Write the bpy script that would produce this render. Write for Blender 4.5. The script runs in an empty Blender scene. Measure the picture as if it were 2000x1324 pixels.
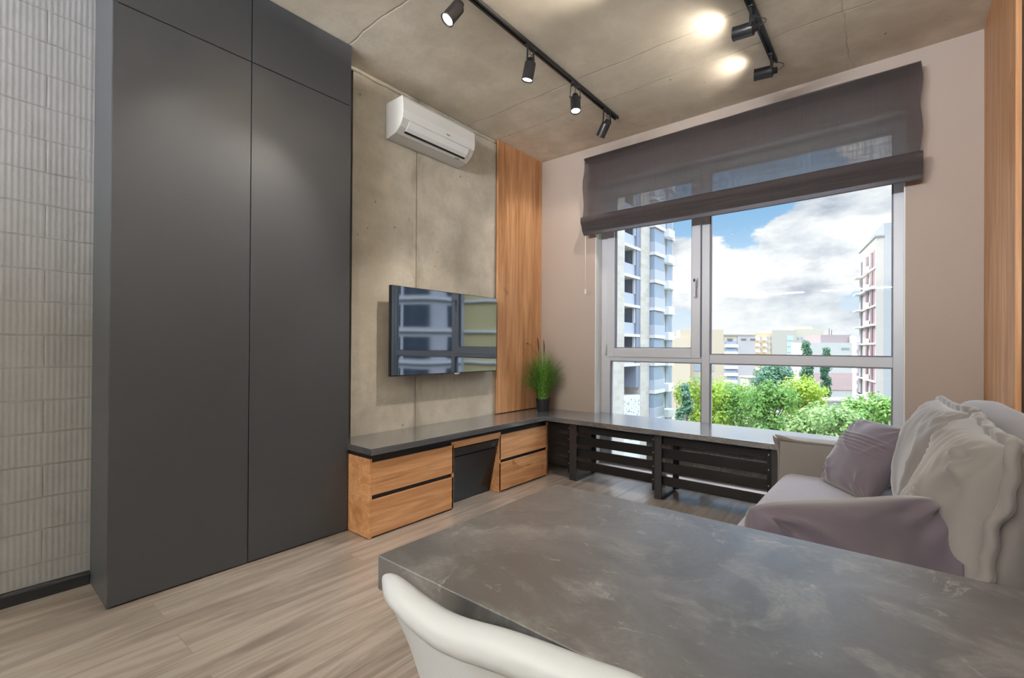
import bpy, bmesh, math, random
from mathutils import Vector, Matrix, noise, Euler
PI = math.pi
S = bpy.context.scene
COL = S.collection

# ------------------------------------------------------------------ camera
cam_d = bpy.data.cameras.new('camera'); cam = bpy.data.objects.new('camera', cam_d); COL.objects.link(cam)
cam_d.sensor_width = 36.0; cam_d.lens = 909.92 / 2000 * 36; cam_d.shift_y = (674.234 - 662) / 2000
cam_d.clip_start = 0.02; cam_d.clip_end = 2000
YAW, PITCH, ROLL = 0.686788, 0.0045347, 0.0062646
cy, sy, cp, sp = math.cos(YAW), math.sin(YAW), math.cos(PITCH), math.sin(PITCH)
fwd = Vector((-sy * cp, cy * cp, sp)); rt = Vector((cy, sy, 0)); up = rt.cross(fwd)
cr, sr = math.cos(ROLL), math.sin(ROLL)
r2 = rt * cr + up * sr; u2 = -rt * sr + up * cr
m = Matrix((r2, u2, -fwd)).transposed().to_4x4(); m.translation = (0, 0, 1.06)
cam.matrix_world = m
S.camera = cam

# ------------------------------------------------------------------ colour management
S.view_settings.view_transform = 'Standard'; S.view_settings.look = 'None'
S.view_settings.gamma = 1.0; S.view_settings.use_curve_mapping = False
S.view_settings.exposure = 0.5
S.cycles.use_denoising = True
S.cycles.max_bounces = 10; S.cycles.diffuse_bounces = 6; S.cycles.transparent_max_bounces = 16
S.cycles.sample_clamp_indirect = 6.0
try: S.cycles.caustics_reflective = False; S.cycles.caustics_refractive = False
except Exception: pass

def lin(h):
    h = h.lstrip('#'); c = [int(h[i:i + 2], 16) / 255 for i in (0, 2, 4)]
    return tuple([(x / 12.92 if x <= 0.04045 else ((x + 0.055) / 1.055) ** 2.4) for x in c] + [1.0])

# ------------------------------------------------------------------ node helper
class NT:
    def __init__(s, tree): s.t = tree; s.n = tree.nodes; s.l = tree.links
    def add(s, typ, ins=None, **props):
        nd = s.n.new(typ)
        for k, v in props.items(): setattr(nd, k, v)
        for k, v in (ins or {}).items():
            sock = nd.inputs[k]
            if hasattr(v, 'is_output') or isinstance(v, bpy.types.NodeSocket): s.l.new(v, sock)
            else: sock.default_value = v
        return nd
    def math(s, op, a, b=0.0, clamp=False):
        nd = s.add('ShaderNodeMath', {0: a, 1: b}, operation=op, use_clamp=clamp); return nd.outputs[0]
    def mix(s, f, a, b, bt='MIX'):
        nd = s.n.new('ShaderNodeMix'); nd.data_type = 'RGBA'; nd.blend_type = bt
        for i, v in ((0, f), (6, a), (7, b)):
            if isinstance(v, bpy.types.NodeSocket): s.l.new(v, nd.inputs[i])
            else: nd.inputs[i].default_value = v
        return nd.outputs[2]
    def ramp(s, fac, stops, interp='LINEAR'):
        nd = s.n.new('ShaderNodeValToRGB'); e = nd.color_ramp; e.interpolation = interp
        while len(e.elements) > 1: e.elements.remove(e.elements[-1])
        e.elements[0].position = stops[0][0]; e.elements[0].color = stops[0][1]
        for p, c in stops[1:]:
            x = e.elements.new(p); x.color = c
        s.l.new(fac, nd.inputs[0]); return nd.outputs[0]
    def noise(s, vec, scale, detail=4, rough=0.5, dist=0.0):
        return s.add('ShaderNodeTexNoise', {'Vector': vec, 'Scale': scale, 'Detail': detail, 'Roughness': rough, 'Distortion': dist}).outputs[0]
    def mapping(s, vec, loc=(0, 0, 0), rot=(0, 0, 0), scale=(1, 1, 1)):
        return s.add('ShaderNodeMapping', {'Vector': vec, 'Location': loc, 'Rotation': rot, 'Scale': scale}).outputs[0]

def g(v): return (v, v, v, 1)

def mat(name, color='#888888', rough=0.5, spec=0.5, metal=0.0, coat=0.0, bump=None):
    m = bpy.data.materials.new(name); m.use_nodes = True
    nt = NT(m.node_tree); b = nt.n['Principled BSDF']
    c = lin(color) if isinstance(color, str) else color
    b.inputs['Base Color'].default_value = c
    b.inputs['Roughness'].default_value = rough
    b.inputs['Specular IOR Level'].default_value = spec
    b.inputs['Metallic'].default_value = metal
    b.inputs['Coat Weight'].default_value = coat; b.inputs['Coat Roughness'].default_value = 0.24
    m.diffuse_color = c
    return m, nt, b
def simple(*a, **k): return mat(*a, **k)[0]

# ------------------------------------------------------------------ world: blue sky with cumulus clouds
W = bpy.data.worlds.new('sky'); S.world = W; W.use_nodes = True
w = NT(W.node_tree); w.n.clear()
tc = w.add('ShaderNodeTexCoord').outputs['Generated']
sep = w.add('ShaderNodeSeparateXYZ', {0: tc})
zz = sep.outputs[2]
blue = w.ramp(w.math('ADD', zz, 0.0), [(0.0, lin('#dfeaf6')), (0.12, lin('#b9d6f0')), (0.3, lin('#7fb4e2')), (1.0, lin('#4b86c8'))])
cm = w.mapping(tc, loc=(3.1, 0.7, 0.35), scale=(1.0, 1.0, 2.3))
n1 = w.noise(cm, 5.4, 11, 0.60, 0.1)
n2 = w.noise(w.mapping(tc, loc=(1.3, 5.2, 0.2), scale=(1, 1, 2.0)), 1.7, 4, 0.5, 0.0)
def blob(d, sig, k):
    v = Vector(d).normalized()
    dist = w.add('ShaderNodeVectorMath', {0: tc, 1: tuple(v)}, operation='DISTANCE').outputs['Value']
    q = w.math('DIVIDE', dist, sig); q = w.math('MULTIPLY', q, q)
    return w.math('MULTIPLY', w.math('POWER', 2.718, w.math('MULTIPLY', q, -1.0)), k)
cl = w.math('ADD', w.math('MULTIPLY', n1, 0.75), w.math('MULTIPLY', n2, 0.30))
CLOUDS = [((-0.37, 1.0, 0.30), 0.10, -0.20), ((-0.24, 1.0, 0.27), 0.085, -0.30), ((-0.13, 1.0, 0.33), 0.075, -0.22), ((-0.30, 1.0, 0.15), 0.05, -0.10),
          ((-0.04, 1.0, 0.26), 0.10, 0.24), ((-0.29, 1.0, 0.205), 0.045, 0.26), ((-0.14, 1.0, 0.19), 0.08, 0.16), ((-0.40, 1.0, 0.21), 0.05, 0.20),
          ((-0.62, 1.0, 0.2), 0.12, 0.10), ((-0.2, 1.0, 0.07), 0.12, 0.10), ((-0.06, 1.0, 0.10), 0.05, -0.12)]
for d, s_, k in CLOUDS: cl = w.math('ADD', cl, blob(d, s_, k))
mask = w.ramp(cl, [(0.480, g(0)), (0.525, g(1))])
n3 = w.noise(w.mapping(tc, loc=(3.1, 0.7, 0.31), scale=(1, 1, 2.3)), 7.0, 9, 0.58, 0.1)
shade = w.ramp(n3, [(0.36, lin('#b4bccb')), (0.48, lin('#dfe3ea')), (0.58, lin('#fbfbfa'))])
skyc = w.mix(mask, blue, shade)
skyc = w.mix(w.math('MULTIPLY', w.ramp(zz, [(0.0, g(1)), (0.12, g(0))]), 0.55), skyc, lin('#f1f5fa'))
# the sky is brightest high up, towards the sun
strength = w.math('ADD', w.math('MULTIPLY', w.ramp(zz, [(0.33, g(0)), (0.75, g(1))]), 8.0), 0.81)
bg = w.add('ShaderNodeBackground', {'Color': skyc, 'Strength': strength})
w.add('ShaderNodeOutputWorld', {0: bg.outputs[0]})

# ------------------------------------------------------------------ sun (lights the street; comes from behind and left of the flat)
def light(name, typ, loc, energy, color, target=None, **k):
    d = bpy.data.lights.new(name, typ); d.energy = energy; d.color = color
    for a, v in k.items(): setattr(d, a, v)
    o = bpy.data.objects.new(name, d); COL.objects.link(o); o.location = loc
    if target is not None: o.rotation_euler = (Vector(target) - Vector(loc)).to_track_quat('-Z', 'Y').to_euler()
    return o
light('sun', 'SUN', (0, 0, 40), 2.6, (1.0, 0.95, 0.86), target=(22, 20, 8), angle=math.radians(0.6))
# window portal helps sampling of the sky through the opening
po = light('window_portal', 'AREA', (-0.97, 3.75, 1.3), 1.0, (1, 1, 1), target=(-0.97, 0, 1.3), shape='RECTANGLE', size=2.1, size_y=2.45)
po.data.cycles.is_portal = True
# beam tint shared by all track spotlights
WARM = (1.0, 0.91, 0.81)
# unseen fill strips added behind the camera, shining up to brighten the room
FILL_Z, FILL_E = 2.16, 270

# ------------------------------------------------------------------ mesh helpers
def obj(name, bm, material, parent=None, smooth=False, bevel=0.0, autosmooth=None):
    me = bpy.data.meshes.new(name)
    bmesh.ops.recalc_face_normals(bm, faces=bm.faces)
    bm.to_mesh(me); bm.free()
    if isinstance(material, (list, tuple)):
        for q in material: me.materials.append(q)
    elif material: me.materials.append(material)
    o = bpy.data.objects.new(name, me); COL.objects.link(o)
    if smooth:
        for p in me.polygons: p.use_smooth = True
    if bevel:
        b = o.modifiers.new('bevel', 'BEVEL'); b.width = bevel; b.segments = 2; b.limit_method = 'ANGLE'; b.angle_limit = math.radians(40)
    if parent:
        o.parent = parent
    return o
def tag(o, label=None, cat=None, group=None, kind=None):
    if label: o['label'] = label
    if cat: o['category'] = cat
    if group: o['group'] = group
    if kind: o['kind'] = kind
    return o
def empty(name, loc=(0, 0, 0), rz=0.0, label=None, cat=None, group=None, kind=None):
    o = bpy.data.objects.new(name, None); COL.objects.link(o); o.location = loc; o.rotation_euler = (0, 0, rz)
    o.empty_display_size = 0.1
    return tag(o, label, cat, group, kind)
def rel(parent, *obs):
    """parts were modelled in world space: put them under an Empty that stands at the thing's base"""
    pm = Matrix.LocRotScale(parent.location, parent.rotation_euler, None)
    for o in obs:
        o.parent = parent
        o.matrix_parent_inverse = pm.inverted()
    return parent
def box(bm, x0, x1, y0, y1, z0, z1, mi=0, M=None):
    if isinstance(bm, list):      # a list collects boxes that become one object each (see objs)
        bm.append((x0, x1, y0, y1, z0, z1)); return bm
    vs = [bm.verts.new(v) for v in ((x0, y0, z0), (x1, y0, z0), (x1, y1, z0), (x0, y1, z0), (x0, y0, z1), (x1, y0, z1), (x1, y1, z1), (x0, y1, z1))]
    if M is not None:
        for v in vs: v.co = M @ v.co
    for f in ((0, 3, 2, 1), (4, 5, 6, 7), (0, 1, 5, 4), (1, 2, 6, 5), (2, 3, 7, 6), (3, 0, 4, 7)):
        fc = bm.faces.new([vs[i] for i in f]); fc.material_index = mi
    return bm
def objs(name, boxes, material, parent=None, **k):
    return [obj(name, box(bmesh.new(), *q), material, parent, **k) for q in boxes]
def B(*a, **k): return box(bmesh.new(), *a, **k)
def cyl(bm, p0, p1, r0, r1=None, seg=20, caps=True, mi=0):
    r1 = r0 if r1 is None else r1
    p0, p1 = Vector(p0), Vector(p1); d = (p1 - p0).normalized()
    a = d.orthogonal().normalized(); b = d.cross(a)
    R = []
    for p, r in ((p0, r0), (p1, r1)):
        R.append([bm.verts.new(p + (a * math.cos(2 * PI * i / seg) + b * math.sin(2 * PI * i / seg)) * r) for i in range(seg)])
    for i in range(seg):
        f = bm.faces.new((R[0][i], R[0][(i + 1) % seg], R[1][(i + 1) % seg], R[1][i])); f.smooth = True; f.material_index = mi
    if caps:
        for q in (R[0][::-1], R[1]):
            f = bm.faces.new(q); f.material_index = mi
    return bm
def lathe(bm, prof, p0, axis, seg=28, mi=0):
    """prof = (distance along axis, radius) pairs"""
    p0 = Vector(p0); d = Vector(axis).normalized(); a = d.orthogonal().normalized(); b = d.cross(a)
    rings = []
    for t, r in prof:
        if r < 1e-6: rings.append([bm.verts.new(p0 + d * t)])
        else: rings.append([bm.verts.new(p0 + d * t + (a * math.cos(2 * PI * i / seg) + b * math.sin(2 * PI * i / seg)) * r) for i in range(seg)])
    for R0, R1 in zip(rings, rings[1:]):
        for i in range(seg):
            j = (i + 1) % seg
            if len(R0) == 1 and len(R1) == 1: continue
            if len(R0) == 1: f = bm.faces.new((R0[0], R1[j], R1[i]))
            elif len(R1) == 1: f = bm.faces.new((R0[i], R0[j], R1[0]))
            else: f = bm.faces.new((R0[i], R0[j], R1[j], R1[i]))
            f.smooth = True; f.material_index = mi
    return bm
def tube(bm, pts, r, seg=8, closed=False, mi=0, rf=None):
    pts = [Vector(p) for p in pts]; n = len(pts); rings = []
    prev = None
    for i, p in enumerate(pts):
        t = (pts[(i + 1) % n] - pts[i - 1]) if closed else (pts[min(i + 1, n - 1)] - pts[max(i - 1, 0)])
        t.normalize()
        a = (prev - t * prev.dot(t)).normalized() if prev is not None and (prev - t * prev.dot(t)).length > 1e-5 else t.orthogonal().normalized()
        prev = a; b = t.cross(a); rr = r * (rf(i / (n - 1)) if rf else 1)
        rings.append([bm.verts.new(p + (a * math.cos(2 * PI * k / seg) + b * math.sin(2 * PI * k / seg)) * rr) for k in range(seg)])
    m_ = n if closed else n - 1
    for i in range(m_):
        R0, R1 = rings[i], rings[(i + 1) % n]
        for k in range(seg):
            f = bm.faces.new((R0[k], R0[(k + 1) % seg], R1[(k + 1) % seg], R1[k])); f.smooth = True; f.material_index = mi
    if not closed:
        bm.faces.new(rings[0][::-1]); bm.faces.new(rings[-1])
    return bm
def prism(bm, poly, axis, a0, a1, mi=0):
    """poly in the two other axes, extruded along axis 0/1/2"""
    def P(u, v, a): return (a, u, v) if axis == 0 else ((u, a, v) if axis == 1 else (u, v, a))
    A = [bm.verts.new(P(u, v, a0)) for u, v in poly]; Bv = [bm.verts.new(P(u, v, a1)) for u, v in poly]
    n = len(poly)
    bm.faces.new(A); bm.faces.new(Bv[::-1])
    for i in range(n): bm.faces.new((A[i], A[(i + 1) % n], Bv[(i + 1) % n], Bv[i]))
    for f in bm.faces: f.material_index = mi
    return bm
def wallholes(bm, axis, a, u0, u1, v0, v1, hole, thick):
    """a wall slab perpendicular to axis 1 at y=a..a+thick with one opening"""
    h0, h1, k0, k1 = hole
    box(bm, u0, h0, a, a + thick, v0, v1); box(bm, h1, u1, a, a + thick, v0, v1)
    box(bm, h0, h1, a, a + thick, k1, v1); box(bm, h0, h1, a, a + thick, v0, k0)
    return bm

# ------------------------------------------------------------------ materials
def objcoord(nt): return nt.add('ShaderNodeTexCoord').outputs['Object']
def bumpn(nt, b, h, strength=0.3, dist=0.01):
    bp = nt.add('ShaderNodeBump', {'Height': h, 'Strength': strength, 'Distance': dist}); nt.l.new(bp.outputs[0], b.inputs['Normal'])

def concrete(name, dark, mid, light_, seams, rough=0.75):
    """seams: list of (axis index, position, width) grooves left by the shuttering"""
    m, nt, b = mat(name, mid, rough, 0.35); c = objcoord(nt)
    n1 = nt.noise(c, 1.1, 8, 0.6, 0.4); n2 = nt.noise(nt.mapping(c, scale=(1, 1, 1)), 5.0, 8, 0.65, 0.2); n3 = nt.noise(c, 45, 4, 0.6)
    col = nt.ramp(n1, [(0.30, lin(dark)), (0.5, lin(mid)), (0.68, lin(light_))])
    col = nt.mix(nt.ramp(n2, [(0.38, g(0.55)), (0.6, g(0.0))]), col, lin(dark))
    col = nt.mix(nt.ramp(n3, [(0.35, g(0.18)), (0.6, g(0))]), col, lin(dark))
    yel = nt.ramp(nt.noise(nt.mapping(c, loc=(5, 2, 1)), 2.3, 5, 0.6), [(0.55, g(0)), (0.75, g(0.2))])
    col = nt.mix(yel, col, lin('#aba187'))
    # air holes
    vo = nt.add('ShaderNodeTexVoronoi', {'Vector': nt.mapping(c, scale=(1, 1, 1)), 'Scale': 9.0, 'Randomness': 1.0})
    hole = nt.ramp(vo.outputs['Distance'], [(0.035, g(1)), (0.075, g(0))])
    hm = nt.ramp(nt.noise(c, 2.5, 2, 0.5), [(0.5, g(0)), (0.58, g(1))])
    hole = nt.math('MULTIPLY', hole, hm)
    col = nt.mix(nt.math('MULTIPLY', hole, 0.75), col, lin('#4d473f'))
    sx = nt.add('ShaderNodeSeparateXYZ', {0: c}); h = nt.math('MULTIPLY', hole, -1.0)
    wob = nt.math('MULTIPLY', nt.math('SUBTRACT', nt.noise(c, 3.0, 6, 0.6), 0.5), 0.07)
    brk = nt.ramp(nt.noise(c, 1.8, 6, 0.7), [(0.36, g(0.05)), (0.60, g(1))])
    for ax, pos, wd, k in seams:
        d = nt.math('ABSOLUTE', nt.math('ADD', nt.math('SUBTRACT', sx.outputs[ax], pos), wob if k < 0.9 else nt.math('MULTIPLY', wob, 0.12)))
        s1 = nt.ramp(d, [(0.0, g(1)), (wd, g(0))])
        if k < 0.9: s1 = nt.math('MULTIPLY', s1, brk)
        col = nt.mix(nt.math('MULTIPLY', s1, 0.75 * min(k, 1)), col, lin('#5b5348')); h = nt.math('SUBTRACT', h, s1)
    # a soft stain running along each strong seam
        if k >= 0.9:
            s2 = nt.math('MULTIPLY', nt.ramp(d, [(0.0, g(1)), (0.11, g(0))]), nt.ramp(nt.noise(nt.mapping(c, scale=(1, 3, 1)), 3.2, 5, 0.6), [(0.45, g(0)), (0.62, g(0.55))]))
            col = nt.mix(s2, col, lin('#7d7364'))
    nt.l.new(col, b.inputs['Base Color'])
    hh = nt.math('ADD', h, nt.math('ADD', nt.math('MULTIPLY', n2, 0.8), nt.math('MULTIPLY', n3, 0.15)))
    bumpn(nt, b, hh, 0.35, 0.006)
    return m
M_CEIL = concrete('ceiling_concrete', '#c2b8a6', '#ddd3c2', '#e7dfd1', [(1, 2.60, 0.006, 0.6), (1, 2.93, 0.006, 0.6), (1, 1.46, 0.006, 0.5), (1, 0.3, 0.006, 0.6), (0, -0.2, 0.006, 0.35)])
M_CONC = concrete('wall_concrete', '#a39c8f', '#c6bfb2', '#d6d0c4', [(1, 2.103, 0.007, 1.0)])
M_CONC2 = concrete('wall_concrete_right', '#9a927f', '#b5ad9c', '#c4bfb2', [])

def wood(name, cols, along, scale=1.0, rough=0.45, seams=None):
    m, nt, b = mat(name, cols[1], rough, 0.35); c = objcoord(nt)
    sc = [9.0, 9.0, 9.0]; sc[along] = 0.7
    sc = [s_ * scale for s_ in sc]
    v = nt.mapping(c, scale=tuple(sc))
    n1 = nt.noise(v, 1.4, 8, 0.6, 0.9); sc2 = [50.0, 50.0, 50.0]; sc2[along] = 1.6
    n2 = nt.noise(nt.mapping(c, scale=tuple(sc2)), 1.6, 5, 0.6, 0.3)
    col = nt.ramp(n1, [(0.30, lin(cols[0])), (0.48, lin(cols[1])), (0.62, lin(cols[2])), (0.75, lin(cols[1]))])
    col = nt.mix(nt.ramp(n2, [(0.35, g(0.45)), (0.6, g(0))]), col, lin(cols[0]))
    sc3 = [4.5, 4.5, 4.5]; sc3[along] = 1.6
    kn = nt.ramp(nt.noise(nt.mapping(c, loc=(2.3, 1.1, 4.2), scale=tuple(sc3)), 1.7, 4, 0.55, 1.5), [(0.66, g(0)), (0.76, g(0.75))])
    col = nt.mix(kn, col, lin(cols[3]))
    nt.l.new(col, b.inputs['Base Color'])
    nt.l.new(nt.math('ADD', nt.math('MULTIPLY', n2, 0.15), rough - 0.07), b.inputs['Roughness'])
    bumpn(nt, b, n2, 0.12, 0.002)
    return m
OAK = ['#9c6c45', '#bf8d63', '#d2a379', '#7a5233']
M_OAKV = wood('golden_oak_vertical', OAK, 2)
M_OAKH = wood('golden_oak_horizontal', OAK, 1)

def floor_mat():
    m, nt, b = mat('laminate_floor', '#a39488', 0.38, 0.5, coat=0.7); c = objcoord(nt); b.inputs['Coat IOR'].default_value = 1.7
    # planks run along y: swap axes so that brick rows run that way
    v = nt.mapping(c, loc=(0.1, 0.05, 0), rot=(0, 0, PI / 2))
    br = nt.add('ShaderNodeTexBrick', {'Vector': v, 'Scale': 1.0, 'Mortar Size': 0.0012, 'Mortar Smooth': 0.2, 'Bias': 0.0, 'Brick Width': 1.22, 'Row Height': 0.165,
                'Color1': g(0.0), 'Color2': g(1.0), 'Mortar': g(0.5)}, offset=0.37)
    rnd = br.outputs['Color']; seam = br.outputs['Fac']
    off = nt.add('ShaderNodeVectorMath', {0: c, 1: nt.add('ShaderNodeVectorMath', {0: rnd, 1: (7.3, 11.0, 3.0)}, operation='MULTIPLY').outputs[0]}, operation='ADD').outputs[0]
    n1 = nt.noise(nt.mapping(off, scale=(8, 0.75, 1)), 1.5, 8, 0.62, 1.1)
    n2 = nt.noise(nt.mapping(off, scale=(60, 2.2, 1)), 1.3, 5, 0.6, 0.2)
    col = nt.ramp(n1, [(0.28, lin('#504740')), (0.44, lin('#746a62')), (0.58, lin('#958b83')), (0.75, lin('#86807b'))])
    col = nt.mix(nt.ramp(n2, [(0.35, g(0.4)), (0.6, g(0))]), col, lin('#655b53'))
    kn = nt.ramp(nt.noise(nt.mapping(off, scale=(5, 1.4, 1)), 2.1, 4, 0.5, 1.4), [(0.67, g(0)), (0.78, g(0.7))])
    col = nt.mix(kn, col, lin('#6f5f54'))
    col = nt.mix(nt.math('MULTIPLY', rnd, 0.22), col, lin('#a19a96'))
    col = nt.mix(nt.math('MULTIPLY', seam, 0.7), col, lin('#6a5d53'))
    nt.l.new(col, b.inputs['Base Color'])
    nt.l.new(nt.math('ADD', nt.math('MULTIPLY', n2, 0.12), 0.26), b.inputs['Roughness'])
    bumpn(nt, b, nt.math('SUBTRACT', nt.math('MULTIPLY', n2, 0.3), seam), 0.15, 0.002)
    return m
M_FLOOR = floor_mat()

def block_wall():
    m, nt, b = mat('white_painted_blocks', '#bdbab8', 0.75, 0.25); c = objcoord(nt)
    v = nt.add('ShaderNodeSeparateXYZ', {0: c})
    wobv = nt.math('MULTIPLY', nt.math('SUBTRACT', nt.noise(c, 5.0, 4, 0.6), 0.5), 0.010)
    vec = nt.add('ShaderNodeCombineXYZ', {0: v.outputs[1], 1: nt.math('ADD', v.outputs[2], wobv)}).outputs[0]
    br = nt.add('ShaderNodeTexBrick', {'Vector': nt.mapping(vec, loc=(0.1, -0.005, 0)), 'Scale': 1.0, 'Mortar Size': 0.0035, 'Mortar Smooth': 0.4, 'Brick Width': 0.37, 'Row Height': 0.137,
                'Color1': g(0.0), 'Color2': g(1.0), 'Mortar': g(0.5)}, offset=0.43)
    seam = br.outputs['Fac']
    ribs = nt.add('ShaderNodeTexWave', {'Vector': nt.mapping(vec, scale=(1, 1, 1)), 'Scale': 17.0, 'Distortion': 0.6, 'Detail': 2.0, 'Detail Scale': 1.0}, wave_type='BANDS', bands_direction='X').outputs[1]
    nb = nt.noise(c, 8.0, 6, 0.65)
    col = nt.mix(nb, lin('#77777a'), lin('#8b8b8e'))
    gap = nt.math('MULTIPLY', seam, nt.ramp(nt.noise(c, 3.3, 5, 0.7), [(0.40, g(0.1)), (0.66, g(1))]))
    col = nt.mix(nt.math('MULTIPLY', gap, 0.6), col, lin('#5c5a58'))
    col = nt.mix(nt.math('MULTIPLY', ribs, 0.06), col, lin('#8d8a88'))
    nt.l.new(col, b.inputs['Base Color'])
    h = nt.math('ADD', nt.math('MULTIPLY', ribs, -0.22), nt.math('ADD', nt.math('MULTIPLY', gap, -1.6), nt.math('ADD', nt.math('MULTIPLY', seam, -0.25), nt.math('MULTIPLY', nb, 1.1))))
    bumpn(nt, b, h, 0.55, 0.005)
    return m
M_BLOCK = block_wall()

def fabric(name, color, rough=0.9, weave=900, sheen=0.3, var=0.08):
    m, nt, b = mat(name, color, rough, 0.2); c = objcoord(nt)
    n = nt.noise(c, 30, 5, 0.6); col = nt.mix(nt.math('MULTIPLY', n, var * 4), lin(color), tuple([x * 0.72 for x in lin(color)[:3]] + [1]))
    nt.l.new(col, b.inputs['Base Color'])
    b.inputs['Sheen Weight'].default_value = sheen; b.inputs['Sheen Roughness'].default_value = 0.4
    nn = nt.noise(c, weave, 2, 0.5); bumpn(nt, b, nn, 0.15, 0.001)
    return m
M_SOFA = fabric('greige_upholstery', '#7f7a77')
M_SEAT = fabric('pale_seat_velvet', '#908d95')
M_CUSH = fabric('greige_velvet', '#837f80', sheen=0.5)
M_MAUVE = fabric('mauve_velvet', '#665e68', sheen=0.6)
M_MAUVE2 = fabric('mauve_velvet_dark', '#5d5562', sheen=0.6)

def painted(name, c1, rough=0.7, amp=0.06, sc=60):
    m, nt, b = mat(name, c1, rough, 0.3); c = objcoord(nt); n = nt.noise(c, sc, 4, 0.6)
    bumpn(nt, b, n, amp, 0.002); return m
M_WALL = painted('beige_plaster', '#a2948b')
M_WALLB = painted('rear_plaster', '#c9bfb3')
M_WHITE = painted('white_reveal', '#d8d8d6', 0.5)
M_PVC = simple('white_window_profile', '#babbc1', 0.35, 0.5)
M_PVCD = simple('grey_gasket', '#6e6c70', 0.6, 0.3)
def anthracite():
    m, nt, b = mat('anthracite_matt_laminate', '#393b3f', 0.38, 0.4); c = objcoord(nt)
    n = nt.noise(c, 400, 2, 0.5); bumpn(nt, b, n, 0.04, 0.001); return m
M_ANTH = anthracite()
M_ANTHD = simple('anthracite_edge', '#2c2c2e', 0.5, 0.3)
def worktop_mat():
    m, nt, b = mat('graphite_laminate', '#4f5054', 0.26, 0.8, coat=1.0); c = objcoord(nt); b.inputs['Coat Roughness'].default_value = 0.16; b.inputs['Coat IOR'].default_value = 2.3
    n = nt.noise(c, 250, 3, 0.6); nt.l.new(nt.mix(n, lin('#484a4e'), lin('#5a5b5f')), b.inputs['Base Color']); return m
M_TOP = worktop_mat()
def stone_mat():
    m, nt, b = mat('dark_stone_laminate', '#46464a', 0.38, 0.8, coat=1.0); c = objcoord(nt); b.inputs['Coat IOR'].default_value = 2.7; b.inputs['Coat Roughness'].default_value = 0.42
    n1 = nt.noise(c, 3.2, 10, 0.68, 0.9); n2 = nt.noise(nt.mapping(c, loc=(2, 7, 1)), 11.0, 9, 0.7, 0.5); n3 = nt.noise(c, 160, 4, 0.7)
    col = nt.ramp(n1, [(0.32, lin('#25272b')), (0.48, lin('#37393f')), (0.6, lin('#575a62')), (0.75, lin('#9b9fa5'))])
    col = nt.mix(nt.ramp(n2, [(0.52, g(0)), (0.7, g(0.7))]), col, lin('#9a9ca0'))
    col = nt.mix(nt.ramp(nt.noise(nt.mapping(c, loc=(9, 3, 4)), 7.0, 7, 0.75, 2.5), [(0.60, g(0)), (0.64, g(0.5)), (0.70, g(0))]), col, lin('#c8c9c9'))
    col = nt.mix(nt.ramp(n3, [(0.4, g(0.35)), (0.6, g(0))]), col, lin('#2c2b2f'))
    nt.l.new(col, b.inputs['Base Color'])
    nt.l.new(nt.ramp(n2, [(0.3, g(0.34)), (0.7, g(0.46))]), b.inputs['Roughness'])
    nt.l.new(nt.ramp(n1, [(0.3, g(0.75)), (0.7, g(1.0))]), b.inputs['Coat Weight']); bumpn(nt, b, nt.math('ADD', n3, nt.math('MULTIPLY', n2, 0.6)), 0.3, 0.0015)
    return m
M_STONE = stone_mat()
M_BLACK = simple('black_powder_coat', '#0e0e10', 0.45, 0.25)
M_BLACKM = simple('black_metal', '#232326', 0.35, 0.5)
M_GROOVE = simple('black_grip_profile', '#14161a', 0.3, 0.5)
M_AC = simple('white_glossy_plastic', '#dcdddd', 0.22, 0.5)
M_ACS = simple('white_matt_plastic', '#c4c2be', 0.4, 0.5)
M_SLOT = simple('dark_slot', '#2b2825', 0.6, 0.2)
M_GREYM = simple('grey_print', '#8d8d8d', 0.5)
M_CHAIR = simple('white_shell_plastic', '#cdd4de', 0.38, 0.4)
M_RAD = simple('radiator_enamel', '#cfcfcf', 0.4, 0.4)
M_POT = simple('black_plastic_pot', '#1b1b1d', 0.5, 0.4)
M_SCREW = simple('zinc_screw', '#a0a0a2', 0.35, 0.5, 0.8)
M_CORD = simple('white_cord', '#d8d2c8', 0.6)
M_INS = simple('black_glass', '#0e1013', 0.16, 0.5)
M_INSF = simple('black_satin_frame', '#17181b', 0.3, 0.5)

def tv_mat():
    m, nt, b = mat('switched_off_screen', '#06080b', 0.04, 0.5)
    gl = nt.add('ShaderNodeBsdfGlossy', {'Color': (0.72, 0.86, 1.0, 1), 'Roughness': 0.035})
    fr = nt.add('ShaderNodeFresnel', {'IOR': 1.9})
    mx = nt.add('ShaderNodeMixShader', {0: nt.math('ADD', fr.outputs[0], 0.08), 1: b.outputs[0], 2: gl.outputs[0]})
    nt.l.new(mx.outputs[0], nt.n['Material Output'].inputs[0]); return m
M_TV = tv_mat()
def glass_mat():
    m = bpy.data.materials.new('window_glass'); m.use_nodes = True; nt = NT(m.node_tree); nt.n.clear()
    tr = nt.add('ShaderNodeBsdfTransparent', {'Color': (0.97, 0.985, 0.98, 1)}); gl = nt.add('ShaderNodeBsdfGlossy', {'Roughness': 0.01, 'Color': (1, 1, 1, 1)})
    lw = nt.add('ShaderNodeLayerWeight', {'Blend': 0.5}); fr = nt.math('ADD', nt.math('MULTIPLY', nt.math('POWER', lw.outputs['Facing'], 5.0), 0.6), 0.015)
    mx = nt.add('ShaderNodeMixShader', {0: fr, 1: tr.outputs[0], 2: gl.outputs[0]})
    nt.add('ShaderNodeOutputMaterial', {0: mx.outputs[0]}); return m
M_GLASS = glass_mat()
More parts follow.
